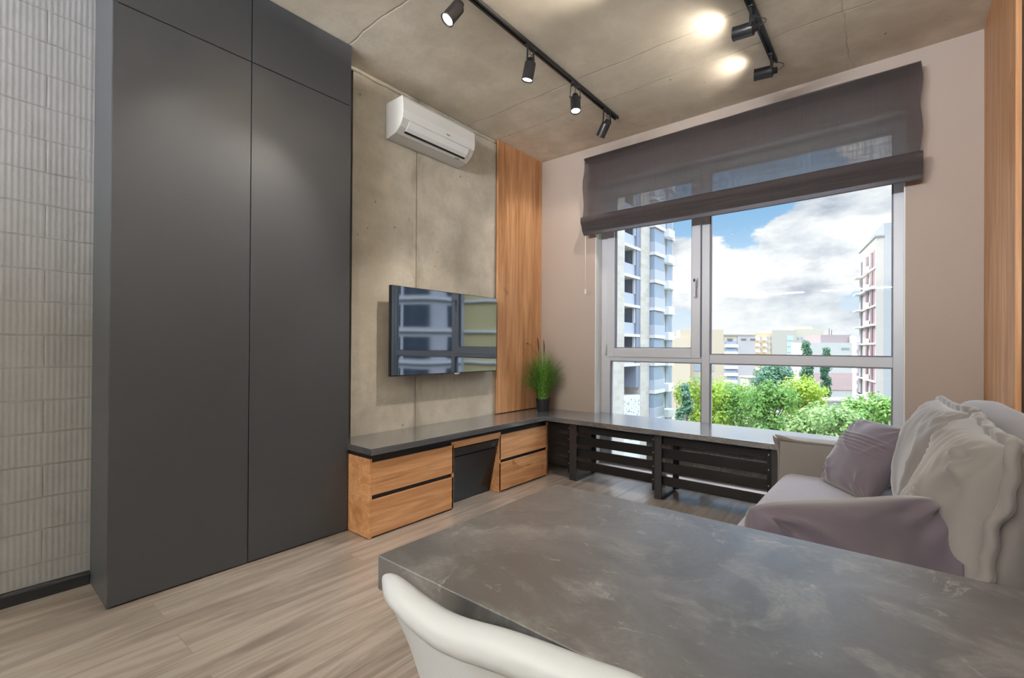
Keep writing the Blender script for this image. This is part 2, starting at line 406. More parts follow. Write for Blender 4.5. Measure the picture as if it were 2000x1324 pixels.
def blind_mat(name, transp):
    m, nt, b = mat(name, '#4a4442', 0.9, 0.15); c = objcoord(nt)
    sx = nt.add('ShaderNodeSeparateXYZ', {0: c})
    wx = nt.noise(nt.mapping(c, scale=(140, 1, 6)), 1.0, 2, 0.5); wz = nt.noise(nt.mapping(c, scale=(6, 1, 180)), 1.0, 2, 0.5)
    wv = nt.math('MULTIPLY', nt.math('ADD', wx, wz), 0.5)
    nt.l.new(nt.mix(wv, lin('#3e3938'), lin('#5d5655')), b.inputs['Base Color'])
    tl = nt.add('ShaderNodeBsdfTranslucent', {'Color': lin('#8a8486')}); tp = nt.add('ShaderNodeBsdfTransparent', {'Color': (1, 1, 1, 1)})
    m1 = nt.add('ShaderNodeMixShader', {0: 0.50 if transp else 0.42, 1: b.outputs[0], 2: tl.outputs[0]})
    fac = nt.math('MULTIPLY', nt.ramp(wv, [(0.42, g(0.45)), (0.6, g(1.0))]), transp)
    m2 = nt.add('ShaderNodeMixShader', {0: fac, 1: m1.outputs[0], 2: tp.outputs[0]})
    nt.l.new(m2.outputs[0], nt.n['Material Output'].inputs[0]); bumpn(nt, b, wv, 0.2, 0.002); return m
M_BLIND = blind_mat('blind_cloth', 0.20)
M_BLINDF = blind_mat('blind_cloth_folded', 0.0)
def emis(name, col, st):
    m = bpy.data.materials.new(name); m.use_nodes = True; nt = NT(m.node_tree); nt.n.clear()
    e = nt.add('ShaderNodeEmission', {'Color': col, 'Strength': st}); nt.add('ShaderNodeOutputMaterial', {0: e.outputs[0]}); return m
M_LAMP = emis('lit_lens', (1.0, 0.86, 0.70, 1), 9.0)

# ------------------------------------------------------------------ setting
XL, XC, XR = -2.77, -2.60, 0.41      # white wall, concrete wall, right wall
YW, YB, ZC = 3.56, -3.4, 2.80
def struct(name, bm, m_, parent=None, **k):
    o = obj(name, bm, m_, parent, **k)
    if parent is None: o['kind'] = 'structure'
    return o
struct('floor', B(XL - .2, XR + .2, YB - .2, 3.76, -0.12, 0.0), M_FLOOR)
struct('ceiling', B(XL - .2, XR + .2, YB - .2, YW, ZC, ZC + 0.2), M_CEIL)
struct('wall_left', B(XL - .2, XL, YB, 1.60, 0, ZC), M_BLOCK)
struct('wall_far_left', B(XL - .2, XC, 1.60, YW, 0, ZC), M_CONC)
struct('wall_right', B(XR, XR + .2, YB, YW, 0, ZC), M_CONC2)
struct('wall_rear', B(XL - .2, XR + .2, YB - .2, YB, 0, ZC), M_WALLB)
HX0, HX1, HZ0, HZ1 = -1.995, 0.050, 0.06, 2.47
struct('wall_window', wallholes(bmesh.new(), 1, YW, XL - .2, XR + .2, -0.12, ZC + .2, (HX0, HX1, HZ0, HZ1), 0.20), M_WALL)
# white plastered lining of the opening
bm = bmesh.new()
box(bm, HX0, HX0 + .006, YW + .001, YW + .13, HZ0, HZ1); box(bm, HX1 - .006, HX1, YW + .001, YW + .13, HZ0, HZ1)
box(bm, HX0, HX1, YW + .001, YW + .13, HZ1 - .006, HZ1)
struct('trim_3', bm, M_WHITE)
# black skirting with a glossy top bead
bm = bmesh.new(); prism(bm, [(XL, 0), (XL + .018, 0), (XL + .018, .045), (XL + .012, .056), (XL, .058)], 1, YB, 0.418)
struct('baseboard_left', bm, simple('black_skirting', '#15171c', 0.3, 0.5), bevel=0.002)
# wood panels next to the window corners
PX = XC + 0.035
t1 = struct('trim_1', B(PX - .018, PX, 2.935, YW - .001, 0.505, ZC - .001), M_OAKV, bevel=0.001)
struct('trim_2', B(XR - .035, XR - .017, 2.72, YW - .001, 0.02, ZC - .001), M_OAKV, bevel=0.001)
# dark shadow-gap battens behind the panels
bm = B(XC, PX - .018, 2.95, YW - .001, 0.505, ZC - .001); struct('trim_4', bm, simple('brown_panel_batten', '#4a3626', 0.8))
bm = B(XR - .017, XR, 2.735, YW - .001, 0.02, ZC - .001); struct('trim_5', bm, simple('brown_panel_batten_right', '#4a3626', 0.8))
# mortar bead where the concrete wall meets the ceiling
rnd = random.Random(3)
pts = [(XC + .004, 1.49 + i * .05, ZC - .018 + rnd.uniform(-.004, .004)) for i in range(30)]
struct('trim_6', tube(bmesh.new(), pts, 0.012, 8), M_CONC)

# ---- window
FY0, FY1 = 3.665, 3.735
win = empty('window_1', (-0.97, FY0, HZ0), kind='structure')
parts = []
def wpart(n, bm, m_, **k):
    o = obj(n, bm, m_, **k); parts.append(o); return o
bm = bmesh.new()
box(bm, HX0 + .006, -1.905, FY0, FY1, HZ0, HZ1); box(bm, -0.005, HX1 - .002, FY0, FY1, HZ0, HZ1)
box(bm, -1.905, -0.005, FY0, FY1, 2.395, HZ1); box(bm, -1.905, -0.005, FY0, FY1, HZ0, HZ0 + .05)
box(bm, -1.135, -1.078, FY0, FY1, HZ0 + .05, 2.395)
box(bm, -1.905, -1.135, FY0, FY1, 0.950, 0.993); box(bm, -1.078, -0.005, FY0, FY1, 0.950, 1.014)
wpart('window_frame', bm, M_PVC, bevel=0.003)
# opening sash on the left
bm = bmesh.new(); SY0 = FY0 - .014
sx0, sx1, sz0, sz1 = -1.928, -1.142, 0.985, 2.43
box(bm, sx0, sx0 + .066, SY0, FY1 - .02, sz0, sz1); box(bm, sx1 - .066, sx1, SY0, FY1 - .02, sz0, sz1)
box(bm, sx0 + .066, sx1 - .066, SY0, FY1 - .02, sz0, sz0 + .074); box(bm, sx0 + .066, sx1 - .066, SY0, FY1 - .02, sz1 - .066, sz1)
sash = wpart('sash', bm, M_PVC, bevel=0.003)
def pane(x0, x1, z0, z1):
    o = wpart('glass_pane', B(x0, x1, FY0 + .03, FY0 + .034, z0, z1), M_GLASS)
    bm = bmesh.new(); t = .008
    box(bm, x0, x0 + t, FY0 + .005, FY0 + .03, z0, z1); box(bm, x1 - t, x1, FY0 + .005, FY0 + .03, z0, z1)
    box(bm, x0 + t, x1 - t, FY0 + .005, FY0 + .03, z0, z0 + t); box(bm, x0 + t, x1 - t, FY0 + .005, FY0 + .03, z1 - t, z1)
    wpart('glazing_bead', bm, M_PVCD)
pane(-1.905, -1.135, HZ0 + .05, 0.950); pane(-1.078, -0.005, HZ0 + .05, 0.950)
pane(-1.078, -0.005, 1.014, 2.395); pane(sx0 + .066, sx1 - .066, sz0 + .074, sz1 - .066)
bm = B(-1.186, -1.160, SY0 - .012, SY0, 1.53, 1.60); box(bm, -1.183, -1.163, SY0 - .045, SY0 - .012, 1.565, 1.59); box(bm, -1.182, -1.164, SY0 - .045, SY0 - .030, 1.45, 1.59)
wpart('window_handle', bm, M_PVC, bevel=0.003)
bm = bmesh.new(); cyl(bm, (-1.938, SY0 - .004, 1.0), (-1.938, SY0 - .004, 1.09), .008, seg=12); wpart('window_hinge', bm, M_ACS)
rel(win, *parts)
# radiator pipes and radiator below the worktop
def radiator():
    x0, x1, y0, y1, z0, z1 = -1.50, -0.30, 3.49, 3.56, 0.105, 0.415
    r = empty('radiator', ((x0 + x1) / 2, 3.53, 0), label='white steel panel radiator below the window behind the black slats', cat='radiator')
    bm = bmesh.new(); n = 30; pts = []
    # ribbed face
    L = (x1 - x0) / n
    box(bm, x0, x1, y0 + .008, y1, z0, z1)
    for i in range(n):
        a = x0 + i * L; box(bm, a + L * .12, a + L * .88, y0, y0 + .008, z0 + .015, z1 - .015)
    a = obj('radiator_panel', bm, M_RAD, bevel=0.003)
    bm = bmesh.new()
    for i in range(40):
        a_ = x0 + .01 + i * (x1 - x0 - .02) / 40; box(bm, a_, a_ + .018, y0 + .01, y1 - .01, z1, z1 + .004)
    b_ = obj('top_grille', bm, M_RAD)
    c_ = objs('foot', [(xx, xx + .03, y0 + .02, y1 - .02, 0, z0) for xx in (x0 + .12, x1 - .12)], M_RAD)
    d_ = [obj('pipe', cyl(bmesh.new(), (x0 + .05, yy, 0), (x0 + .05, yy, z0), .008, seg=10), M_RAD) for yy in (y0 + .02, y0 + .05)]
    rel(r, a, b_, *c_, *d_)
radiator()

# ------------------------------------------------------------------ wardrobe
WX = -2.43
def wardrobe():
    y0, y1, ym = 0.4195, 1.470, 0.945
    r = empty('wardrobe', ((XL + WX) / 2, (y0 + y1) / 2, 0), label='tall anthracite grey wardrobe reaching the ceiling, four flat doors', cat='wardrobe')
    P = []
    P.append(obj('side_panel', B(XL + .003, WX - .002, y0, y0 + .018, 0.002, ZC - .002), M_ANTH, bevel=0.001))
    P.append(obj('side_panel', B(XL + .003, WX - .002, y1 - .002, y1 + .014, 0.002, ZC - .002), M_ANTH, bevel=0.001))
    P.append(obj('carcass', B(XL + .004, WX - .022, y0 + .018, y1 - .003, 0.002, ZC - .004), M_ANTHD))
    gp = .002; zg = 2.447
    for a, b_ in ((y0 + .002, ym - gp), (ym + gp, y1 + .012)):
        P.append(obj('door', B(WX - .019, WX, a, b_, 0.006, zg - gp), M_ANTH, bevel=0.001))
        P.append(obj('upper_door', B(WX - .019, WX, a, b_, zg + gp, ZC - .003), M_ANTH, bevel=0.001))
    rel(r, *P)
wardrobe()

# ------------------------------------------------------------------ low cabinets + worktop
CX = -2.222; CZ = 0.500; TT = 0.036
def drawer_unit(y0, y1, label, left_panel):
    r = empty('drawer_unit', ((XC + CX) / 2, (y0 + y1) / 2, 0), label=label, cat='cabinet', group='oak drawer units under the worktop')
    P = []
    P.append(obj('side_panel', B(XC + .003, CX, y0, y0 + .016, 0.002, .440), M_OAKH, bevel=0.001))
    P.append(obj('side_panel', B(XC + .003, CX, y1 - .016, y1, 0.002, .440), M_OAKH, bevel=0.001))
    P.append(obj('carcass', B(XC + .004, CX - .03, y0 + .016, y1 - .016, 0.002, .440), simple('dark_carcass', '#17181a', 0.5)))
    for z0, z1 in ((0.010, .212), (.238, .418)):
        d = obj('drawer', B(CX - .018, CX, y0 + (.0165 if left_panel else .002), y1 - .002, z0, z1), M_OAKH, bevel=0.001); P.append(d)
        h = obj('grip_profile', B(CX - .029, CX - .012, y0 + .0165, y1 - .0165, z1 + .001, min(z1 + .025, .4395)), M_GROOVE); P.append(h)
        h.parent = d
    rel(r, *[p for p in P if p.name.split('.')[0] != 'grip_profile'])
drawer_unit(1.486, 2.118, 'oak drawer unit with two drawers beside the wardrobe', True)
drawer_unit(2.572, 3.188, 'oak drawer unit with two drawers at the window corner', False)
# black plinth strip directly under the worktop
tag(obj('cabinet_rail', B(XC + .004, CX - .002, 1.488, 3.186, .442, CZ - TT - .001), M_GROOVE), 'black recessed rail running under the worktop above the oak drawers', 'rail')
# electric fireplace between the two units
def fireplace():
    y0, y1 = 2.120, 2.570
    r = empty('electric_fireplace', (-2.40, (y0 + y1) / 2, 0), label='black glass electric fireplace insert between the two oak drawer units', cat='fireplace')
    P = []
    bm = bmesh.new(); dx = 0.085
    prism(bm, [(XC + .01, .003), (CX - .006 - dx - .012, .003), (CX - .018, .392), (XC + .01, .392)], 1, y0 + .004, y1 - .004)
    P.append(obj('body', bm, M_BLACK))
    def slab(z0, z1, yy0, yy1, out, th, name, m_):
        def xf(z): return CX - .006 - dx + dx * (z / .392)
        bm = bmesh.new(); prism(bm, [(xf(z0) + out - th, z0), (xf(z0) + out, z0), (xf(z1) + out, z1), (xf(z1) + out - th, z1)], 1, yy0, yy1); return obj(name, bm, m_)
    P.append(slab(.006, .330, y0 + .02, y1 - .02, 0, .008, 'glass_front', M_INS))
    P.append(slab(.338, .391, y0 + .004, y1 - .004, .003, .012, 'control_panel', M_INSF))
    P.append(slab(.004, .334, y0 + .004, y0 + .018, .002, .012, 'front_frame', M_INSF))
    P.append(slab(.004, .334, y1 - .018, y1 - .004, .002, .012, 'front_frame', M_INSF))
    d = slab(.352, .376, y1 - .075, y1 - .045, .0045, .002, 'display', simple('dim_display', '#2f3d46', 0.3)); P.append(d)
    rel(r, *P)
fireplace()
tag(obj('front_rail', B(CX - .018, CX, 2.1185, 2.5715, .398, .4405), M_OAKH, bevel=0.001), 'narrow oak rail above the black electric fireplace', 'rail')
# worktop, one L
bm = bmesh.new(); poly = [(XC + .002, 1.478), (-2.200, 1.478), (-2.200, 3.110), (0.375, 3.110), (0.375, YW - .002), (HX1 - .008, YW - .002), (HX1 - .008, FY0 - .016), (HX0 + .008, FY0 - .016), (HX0 + .008, YW - .002), (XC + .002, YW - .002)]
prism(bm, poly, 2, CZ - TT, CZ)
tag(obj('worktop', bm, M_TOP, bevel=0.0015), 'long L-shaped graphite worktop over the oak drawers and below the window', 'worktop')

# ------------------------------------------------------------------ slatted radiator screen with leg frames
def screen():
    yf = 3.215
    r = empty('slatted_screen', (-1.4, yf, 0), label='black slatted radiator screen on metal leg frames below the window', cat='screen')
    P = []
    zs = [(.385, .441), (.287, .355), (.190, .256), (.097, .160)]
    segs = [(-2.215, -1.955), (-1.955, -1.275), (-1.275, -0.565), (-0.565, 0.30)]
    for z0, z1 in zs:
        for a, b_ in ((-2.215, -1.279), (-1.277, 0.30)):
            P.append(obj('slat', B(a, b_, yf + .0, yf + .016, z0, z1), M_BLACK, bevel=0.002))
    for x in (-2.035, -1.330, -0.600, 0.10):
        P.append(obj('batten', B(x, x + .022, yf - .012, yf, .05 if x > -2.1 else .05, .455), M_BLACK, bevel=0.001))
        for z0, z1 in zs: P.append(obj('screw', cyl(bmesh.new(), (x + .009, yf - .0125, (z0 + z1) / 2), (x + .009, yf - .0160, (z0 + z1) / 2), .0045, seg=10), M_SCREW))
    for x, w_ in ((-2.012, .064), (-1.306, .050), (-0.575, .045)):
        P.append(obj('front_post', B(x, x + w_, yf - .026, yf - .0125, 0, CZ - TT - .001), M_BLACKM, bevel=0.002))
        P.append(obj('foot_rail', B(x + w_ - .022, x + w_, yf - .012, 3.475, 0, .014), M_BLACKM, bevel=0.002))
        P.append(obj('rear_post', B(x + w_ - .022, x + w_ + .022, 3.463, 3.477, .014, CZ - TT - .001), M_BLACKM, bevel=0.002))
    rel(r, *P)
screen()

# ------------------------------------------------------------------ television
def tv():
    Wd, Hh, Dp = 1.035, 0.592, 0.022
    r = empty('television', (-2.50, 2.335, 1.162), 0, label='wall-mounted flat black television reflecting the window, switched off', cat='television')
    r.rotation_euler = (0, 0, 0)
    # local: screen faces +x, width along y
    obj('cabinet', B(-Dp, 0, -Wd / 2, Wd / 2, -Hh / 2, Hh / 2), M_INSF, r, bevel=0.003)
    # screen very slightly bowed, so that reflections bend near the edges
    bm = bmesh.new(); nx, nz = 44, 24; G = []
    for i in range(nx + 1):
        row = []
        for j in range(nz + 1):
            u = i / nx * 2 - 1; v = j / nz * 2 - 1
            d = 0.0022 + 0.0009 * math.exp(-((u + .86) / .10) ** 2) + 0.0006 * math.sin(u * 5.0 + .5) * (1 - v * v * .3)
            row.append(bm.verts.new((d, u * (Wd / 2 - .006), v * (Hh / 2 - .006) + .002)))
        G.append(row)
    for i in range(nx):
        for j in range(nz): bm.faces.new((G[i][j], G[i + 1][j], G[i + 1][j + 1], G[i][j + 1]))
    obj('screen', bm, M_TV, r, smooth=True)
    obj('rear_housing', B(-.055, -Dp, -.32, .32, -.24, .10), M_BLACK, r, bevel=0.006)
    obj('brand_plate', B(0, .003, .045, .095, -Hh / 2 - .004, -Hh / 2 + .003), simple('silver_plate', '#c8cdd2', 0.3, 0.5, 0.6), r)
    obj('wall_bracket', B(-.098, -.055, -.12, .12, -.1, .08), M_BLACK, r)
tv()

# ------------------------------------------------------------------ air conditioner
def ac():
    L = 0.655
    r = empty('air_conditioner', (XC + .002, 1.838 + L / 2, 2.44), 0, label='white wall-mounted air conditioner high on the concrete wall', cat='air conditioner')
    def side(n=10):
        return [(0, 0.225), (0.165, 0.225), (0.178, 0.205), (0.183, 0.13), (0.176, 0.075), (0.150, 0.035), (0.105, 0.004), (0.03, -0.01), (0, -0.01)]
    bm = bmesh.new(); prism(bm, side(), 1, -L / 2, L / 2)
    obj('housing', bm, M_ACS, r, bevel=0.006)
    # glossy front cover
    pr = [(0.166, 0.227), (0.181, 0.206), (0.1865, 0.13), (0.180, 0.079)]
    bm = bmesh.new(); a = [bm.verts.new((x, -L / 2 + .0015, z)) for x, z in pr]; b_ = [bm.verts.new((x, L / 2 - .0015, z)) for x, z in pr]
    for i in range(3): bm.faces.new((a[i], a[i + 1], b_[i + 1], b_[i]))
    o = obj('front_cover', bm, M_AC, r); s_ = o.modifiers.new('s', 'SOLIDIFY'); s_.thickness = .003; s_.offset = -1
    # outlet flap
    pr = [(0.1805, 0.074), (0.158, 0.040), (0.134, 0.0225)]
    bm = bmesh.new(); a = [bm.verts.new((x, -L / 2 + .055, z)) for x, z in pr]; b_ = [bm.verts.new((x, L / 2 - .055, z)) for x, z in pr]
    for i in range(2): bm.faces.new((a[i], a[i + 1], b_[i + 1], b_[i]))
    o = obj('air_flap', bm, M_AC, r); s_ = o.modifiers.new('s', 'SOLIDIFY'); s_.thickness = .004; s_.offset = 1
    bm = bmesh.new(); pr = [(0.136, 0.0245), (0.139, 0.0195), (0.126, 0.0125), (0.122, 0.017)]
    prism(bm, pr, 1, -L / 2 + .055, L / 2 - .055); obj('air_slot', bm, M_SLOT, r)
    obj('logo', B(.1855, .1875, .045, .075, .098, .106), M_GREYM, r)
    bm = bmesh.new(); prism(bm, [(0.112, 0.0105), (0.114, 0.0065), (0.103, 0.0025), (0.101, 0.006)], 1, L / 2 - .13, L / 2 - .085); obj('label_strip', bm, M_GREYM, r)
ac()
# power socket low on the oak panel
so = empty('wall_socket', (PX, 3.512, 0.562), label='small white wall socket low on the oak panel beside the plant pot', cat='socket')
obj('cover_plate', B(0, .008, -.022, .022, -.035, .035), M_AC, so, bevel=0.002)
bm = bmesh.new(); cyl(bm, (.008, 0, 0), (.010, 0, 0), .015, seg=20); obj('insert', bm, M_ACS, so)

# ------------------------------------------------------------------ potted grass
def plant():
    px, py = -2.408, 3.375
    r = empty('potted_grass', (px, py, CZ), label='bushy green ornamental grass in a small black pot on the worktop corner', cat='plant')
    bm = bmesh.new(); lathe(bm, [(0, 0), (0, .050), (.004, .053), (.105, .064), (.110, .066), (.110, .060), (.095, .058), (.095, 0)], (0, 0, 0), (0, 0, 1)); obj('pot', bm, M_POT, r)
    rd = random.Random(11)
    leafm, nt, b = mat('grass_blade', '#4f7a2c', 0.5, 0.3)
    oi = nt.add('ShaderNodeTexCoord').outputs['Object']; n = nt.noise(oi, 55, 2, 0.5)
    nt.l.new(nt.ramp(n, [(0.3, lin('#2f5524')), (0.5, lin('#4f7f2e')), (0.68, lin('#86a84a'))]), b.inputs['Base Color'])
    bm = bmesh.new()
    for k in range(900):
        a = rd.uniform(0, 2 * PI); sp_ = (rd.random() ** 0.6) * 0.20; h = rd.uniform(.28, .50) * (1 - 0.25 * (sp_ / .2) ** 2); droop = rd.uniform(0, .09) * (sp_ / .1)
        ca, sa = math.cos(a), math.sin(a); r0 = rd.uniform(0, .045); w0 = rd.uniform(.0012, .0026)
        lx = -sa * w0; ly = ca * w0; prev = None; tw = rd.uniform(-.02, .02)
        for s_ in range(8):
            t = s_ / 7; rr = r0 + sp_ * t ** 1.5; z = .09 + h * t - droop * t ** 3
            cx_, cy_ = ca * rr - sa * tw * t, sa * rr + ca * tw * t; ww = 1 - .85 * t ** 2
            # keep blades off the walls
            cx_ = max(cx_, PX - px + .008); cy_ = min(cy_, YW - py - .008)
            v = (bm.verts.new((cx_ + lx * ww, cy_ + ly * ww, z)), bm.verts.new((cx_ - lx * ww, cy_ - ly * ww, z + .001)))
            if prev: bm.faces.new((prev[0], prev[1], v[1], v[0]))
            prev = v
    tag(obj('grass_blades', bm, leafm, r), kind='stuff')
    # a few drooping thin blades over the pot rim
    pm = simple('brown_seed_head', '#5d4038', 0.8)
    for dx, dy, h, bend in ((-.055, .0, .62, 0), (-.015, .03, .60, 0), (-.085, -.02, .60, .5)):
        bm = bmesh.new()
        if bend: pts = [(dx - .01 - t * .12, dy - .03, h - .02 + .03 * math.sin(t * 2.4) - .02 * t) for t in [i / 10 for i in range(11)]]; pts = [(max(p[0], PX - px + .01), p[1], p[2]) for p in pts]
        else: pts = [(dx * (1 + .1 * t) + .004 * math.sin(4 * t), dy, h - .10 + .13 * t) for t in [i / 10 for i in range(11)]]
        tube(bm, pts, .0055 if not bend else .0025, 7, rf=lambda t: .35 + math.sin(PI * min(max(t, .05), .97)))
        tube(bm, [(0, 0, .10), (dx * .4, dy * .4, .3), tuple(pts[0])] if not bend else [(0, 0, .1), (-.03, -.01, .45), tuple(pts[0])], .0012, 5)
        obj('seed_head', bm, pm, r)
plant()

# ------------------------------------------------------------------ roman blind
def blind():
    x0, x1, y = -2.062, 0.118, 3.475; zt = 2.685
    r = empty('roman_blind', ((x0 + x1) / 2, y, 2.0), label='dark taupe roman blind pulled halfway up over the window', cat='blind')
    P = []
    # main cloth: profile (z, outward offset) with bulges
    def cloth(name, prof, m_, seed, xa=x0, xb=x1, sag=0.0, wob=0.004):
        bm = bmesh.new(); nx = 110; G = []
        for i in range(nx + 1):
            t = i / nx; x = xa + (xb - xa) * t; row = []
            for z, off in prof:
                e = max(0, 1 - t * 9); e2 = max(0, 1 - (1 - t) * 9)
                nz_ = noise.noise(Vector((x * 1.3, z * 5, seed))) * wob * 2 + noise.noise(Vector((x * 5, z * 11, seed + 3))) * wob
                row.append(bm.verts.new((x + (0.006 * math.sin(z * 22 + seed) if (i == 0 or i == nx) else 0), y - off - nz_, z + sag * 4 * t * (1 - t) + noise.noise(Vector((x * 2.2, 0, seed))) * wob * .5)))
            G.append(row)
        for i in range(nx):
            for j in range(len(prof) - 1): bm.faces.new((G[i][j], G[i + 1][j], G[i + 1][j + 1], G[i][j + 1]))
        o = obj(name, bm, m_, smooth=True); P.append(o); return o
    prof = [(zt - .585 * k / 40, 0.004 + .010 * math.sin(k / 40 * PI) + (.012 * math.exp(-((k - 19) / 2.0) ** 2) * 0.35) + (.03 * ((k - 32) / 8) ** 2 if k > 32 else 0)) for k in range(41)]
    cloth('cloth', prof, M_BLIND, 1.0, wob=.006)
    # stacked folds at the bottom, each a hanging loop of cloth
    fold = lambda z0, z1, o0: [(z0, o0 + .004)] + [(z0 + (z1 - z0) * t, o0 + .012 + .022 * math.sin(PI * (0.15 + .85 * t))) for t in [k / 8 for k in range(9)]] + [(z1, o0 + .012)] + [(z1 + .012, o0 + .006)]
    for i, (z0, z1, o0) in enumerate(((2.165, 2.093, .030), (2.14, 2.069, .018), (2.12, 2.043, .006), (2.10, 2.018, -.008))):
        cloth('fold', fold(z0, z1, o0), M_BLINDF, 5.0 + i, sag=-.004 * i, wob=.003)
    P.append(obj('headrail', B(x0 + .004, x1 - .004, y + .002, YW - .001, zt - .035, zt), M_BLACK, bevel=0.002))
    bm = bmesh.new(); cyl(bm, (x0 + .022, y - .020, zt - .04), (x0 + .022, y - .024, zt - .04), .004, seg=10); P.append(obj('screw', bm, M_SCREW))
    rods = bmesh.new(); cyl(rods, (x0 + .01, y + .004, 2.385), (x1 - .01, y + .004, 2.385), .0025, seg=8); P.append(obj('support_rod', rods, M_BLACK))
    bm = bmesh.new(); xx = -2.040; tube(bm, [(xx, y - .004, 2.05), (xx + .001, y - .004, 1.8), (xx, y - .004, 1.56)], .0013, 6); tube(bm, [(xx - .006, y, 2.05), (xx - .005, y, 1.9), (xx, y - .003, 1.80)], .0009, 6); P.append(obj('pull_cord', bm, M_CORD))
    bm = bmesh.new(); lathe(bm, [(0, 0), (.002, .0035), (.012, .006), (.040, .0085), (.048, .006), (.050, 0)], (xx, y - .004, 1.565), (0, 0, -1), 14); P.append(obj('cord_knob', bm, M_CORD, smooth=True))
    rel(r, *P)
blind()

# ------------------------------------------------------------------ track lights
TX1, TX2 = -1.618, -0.560
def rail(name, x, y0, y1, label):
    bm = bmesh.new(); prism(bm, [(x - .017, ZC - .001), (x + .017, ZC - .001), (x + .017, ZC - .020), (x + .006, ZC - .020), (x + .006, ZC - .012), (x - .006, ZC - .012), (x - .006, ZC - .020), (x - .017, ZC - .020)], 1, y0, y1)
    o = obj(name, bm, M_BLACKM); tag(o, label, 'track rail', 'ceiling track rails')
    return o
rail('track_rail', TX1, -2.2, 3.200, 'long black ceiling track rail on the television wall side')
rail('track_rail', TX2, -0.6, 3.165, 'black ceiling track rail over the sofa, nearest the blind')

def spotlight(loc, aim, label, lit=True, shift=.038, stem=.085, energy=0, loop=False, face_r=.031, blend=.6, cone=75, group='black track spotlights', vis=True):
    """loc = point on the rail; aim = direction of the beam"""
    r = empty('track_spotlight', loc, 0, label=label, cat='spotlight', group=group)
    a = Vector(aim).normalized(); piv = Vector((0, 0, -.020 - stem))
    obj('adapter', B(-.012, .012, -.042, .042, -.022, 0), M_BLACKM, r, bevel=0.002)
    # bracket: two strips each side of the body
    h = Vector((a.x, a.y, 0)); h = h.normalized() if h.length > .05 else Vector((1, 0, 0)); sd = Vector((0, 0, 1)).cross(h)
    bm = bmesh.new()
    for s_ in (-1, 1):
        c0 = Vector((0, 0, -.022)) + sd * s_ * .030; c1 = piv + sd * s_ * .0345
        e = h * .006; t = sd * .0015
        vs = [bm.verts.new(p) for p in (c0 - e - t, c0 + e - t, c0 + e + t, c0 - e + t, c1 - e - t, c1 + e - t, c1 + e + t, c1 - e + t)]
        for f in ((0, 3, 2, 1), (4, 5, 6, 7), (0, 1, 5, 4), (1, 2, 6, 5), (2, 3, 7, 6), (3, 0, 4, 7)): bm.faces.new([vs[i] for i in f])
        cyl(bm, piv + sd * s_ * .031, piv + sd * s_ * .039, .005, seg=10)
    M2 = Matrix((h, sd, Vector((0, 0, 1)))).transposed().to_4x4()
    box(bm, -.007, .007, -.032, .032, -.026, -.022, M=M2)
    obj('bracket', bm, M_BLACKM, r)
    # body
    bm = bmesh.new()
    body_c = piv + a * shift
    lathe(bm, [(-.058, 0), (-.058, .017), (-.036, .019), (-.034, .031), (-.030, .0325), (.058, .0325), (.060, .0345), (.064, .0345), (.064, .030), (.040, .028), (.040, 0)], body_c, a, 32)
    hb = obj('lamp_body', bm, M_BLACKM, r)
    bm = bmesh.new(); lathe(bm, [(.056, 0), (.058, .0285)], body_c, a, 32)
    obj('lens', bm, M_LAMP if lit else M_ACS, r)
    # cable
    b0 = body_c - a * .056; q = Vector((0, 0, 1)); bm = bmesh.new()
    if loop: pts = [b0 + (-a) * (.030 * math.sin(t * PI)) + q * (.045 * t) + (-a) * .004 for t in [i / 12 for i in range(13)]]; pts += [Vector((0, 0, -.024)) * .5 + pts[-1] * .5 + a * .01]
    else: pts = [b0, b0 - a * .01 + q * .012, (b0 + Vector((0, 0, -.03))) / 2 + q * .0 + h * .008, Vector((0, 0, -.024))]
    tube(bm, pts, .0022, 7); obj('cable', bm, M_BLACKM, r)
    if energy:
        L = light('spot_beam', 'SPOT', body_c + a * .075, energy, WARM, spot_size=math.radians(cone), spot_blend=blend, shadow_soft_size=.026)
        L.rotation_euler = a.to_track_quat('-Z', 'Y').to_euler(); L.parent = r
    return r
E1 = 60
spotlight((TX1, 1.555, ZC), (-.30, -.62, -1.0), 'lit black spotlight nearest the wardrobe, lens glowing white', energy=E1, stem=.085)
spotlight((TX1, 2.125, ZC), (-.22, -.02, -1.0), 'lit black spotlight, second from the wardrobe, tilted away so only its lower rim glows', energy=E1, stem=.080)
spotlight((TX1, 2.610, ZC), (.12, -.12, -1.0), 'lit black spotlight, third from the wardrobe, lens facing the room', energy=E1, stem=.080)
spotlight((TX1, 3.045, ZC), (-.80, .30, -.90), 'black spotlight at the rail end by the blind, turned to the oak panel', energy=14, stem=.080)
spotlight((TX2, 2.590, ZC), (-1.0, .02, .10), 'black spotlight over the sofa aimed sideways at the ceiling, nearer the camera', energy=5, loop=True, blend=1.0, shift=.026, stem=.094, cone=150)
spotlight((TX2, 3.080, ZC), (-1.0, -.10, .06), 'black spotlight at the rail end nearest the blind, aimed sideways', energy=4, loop=True, blend=1.0, shift=.028, stem=.084, cone=150)
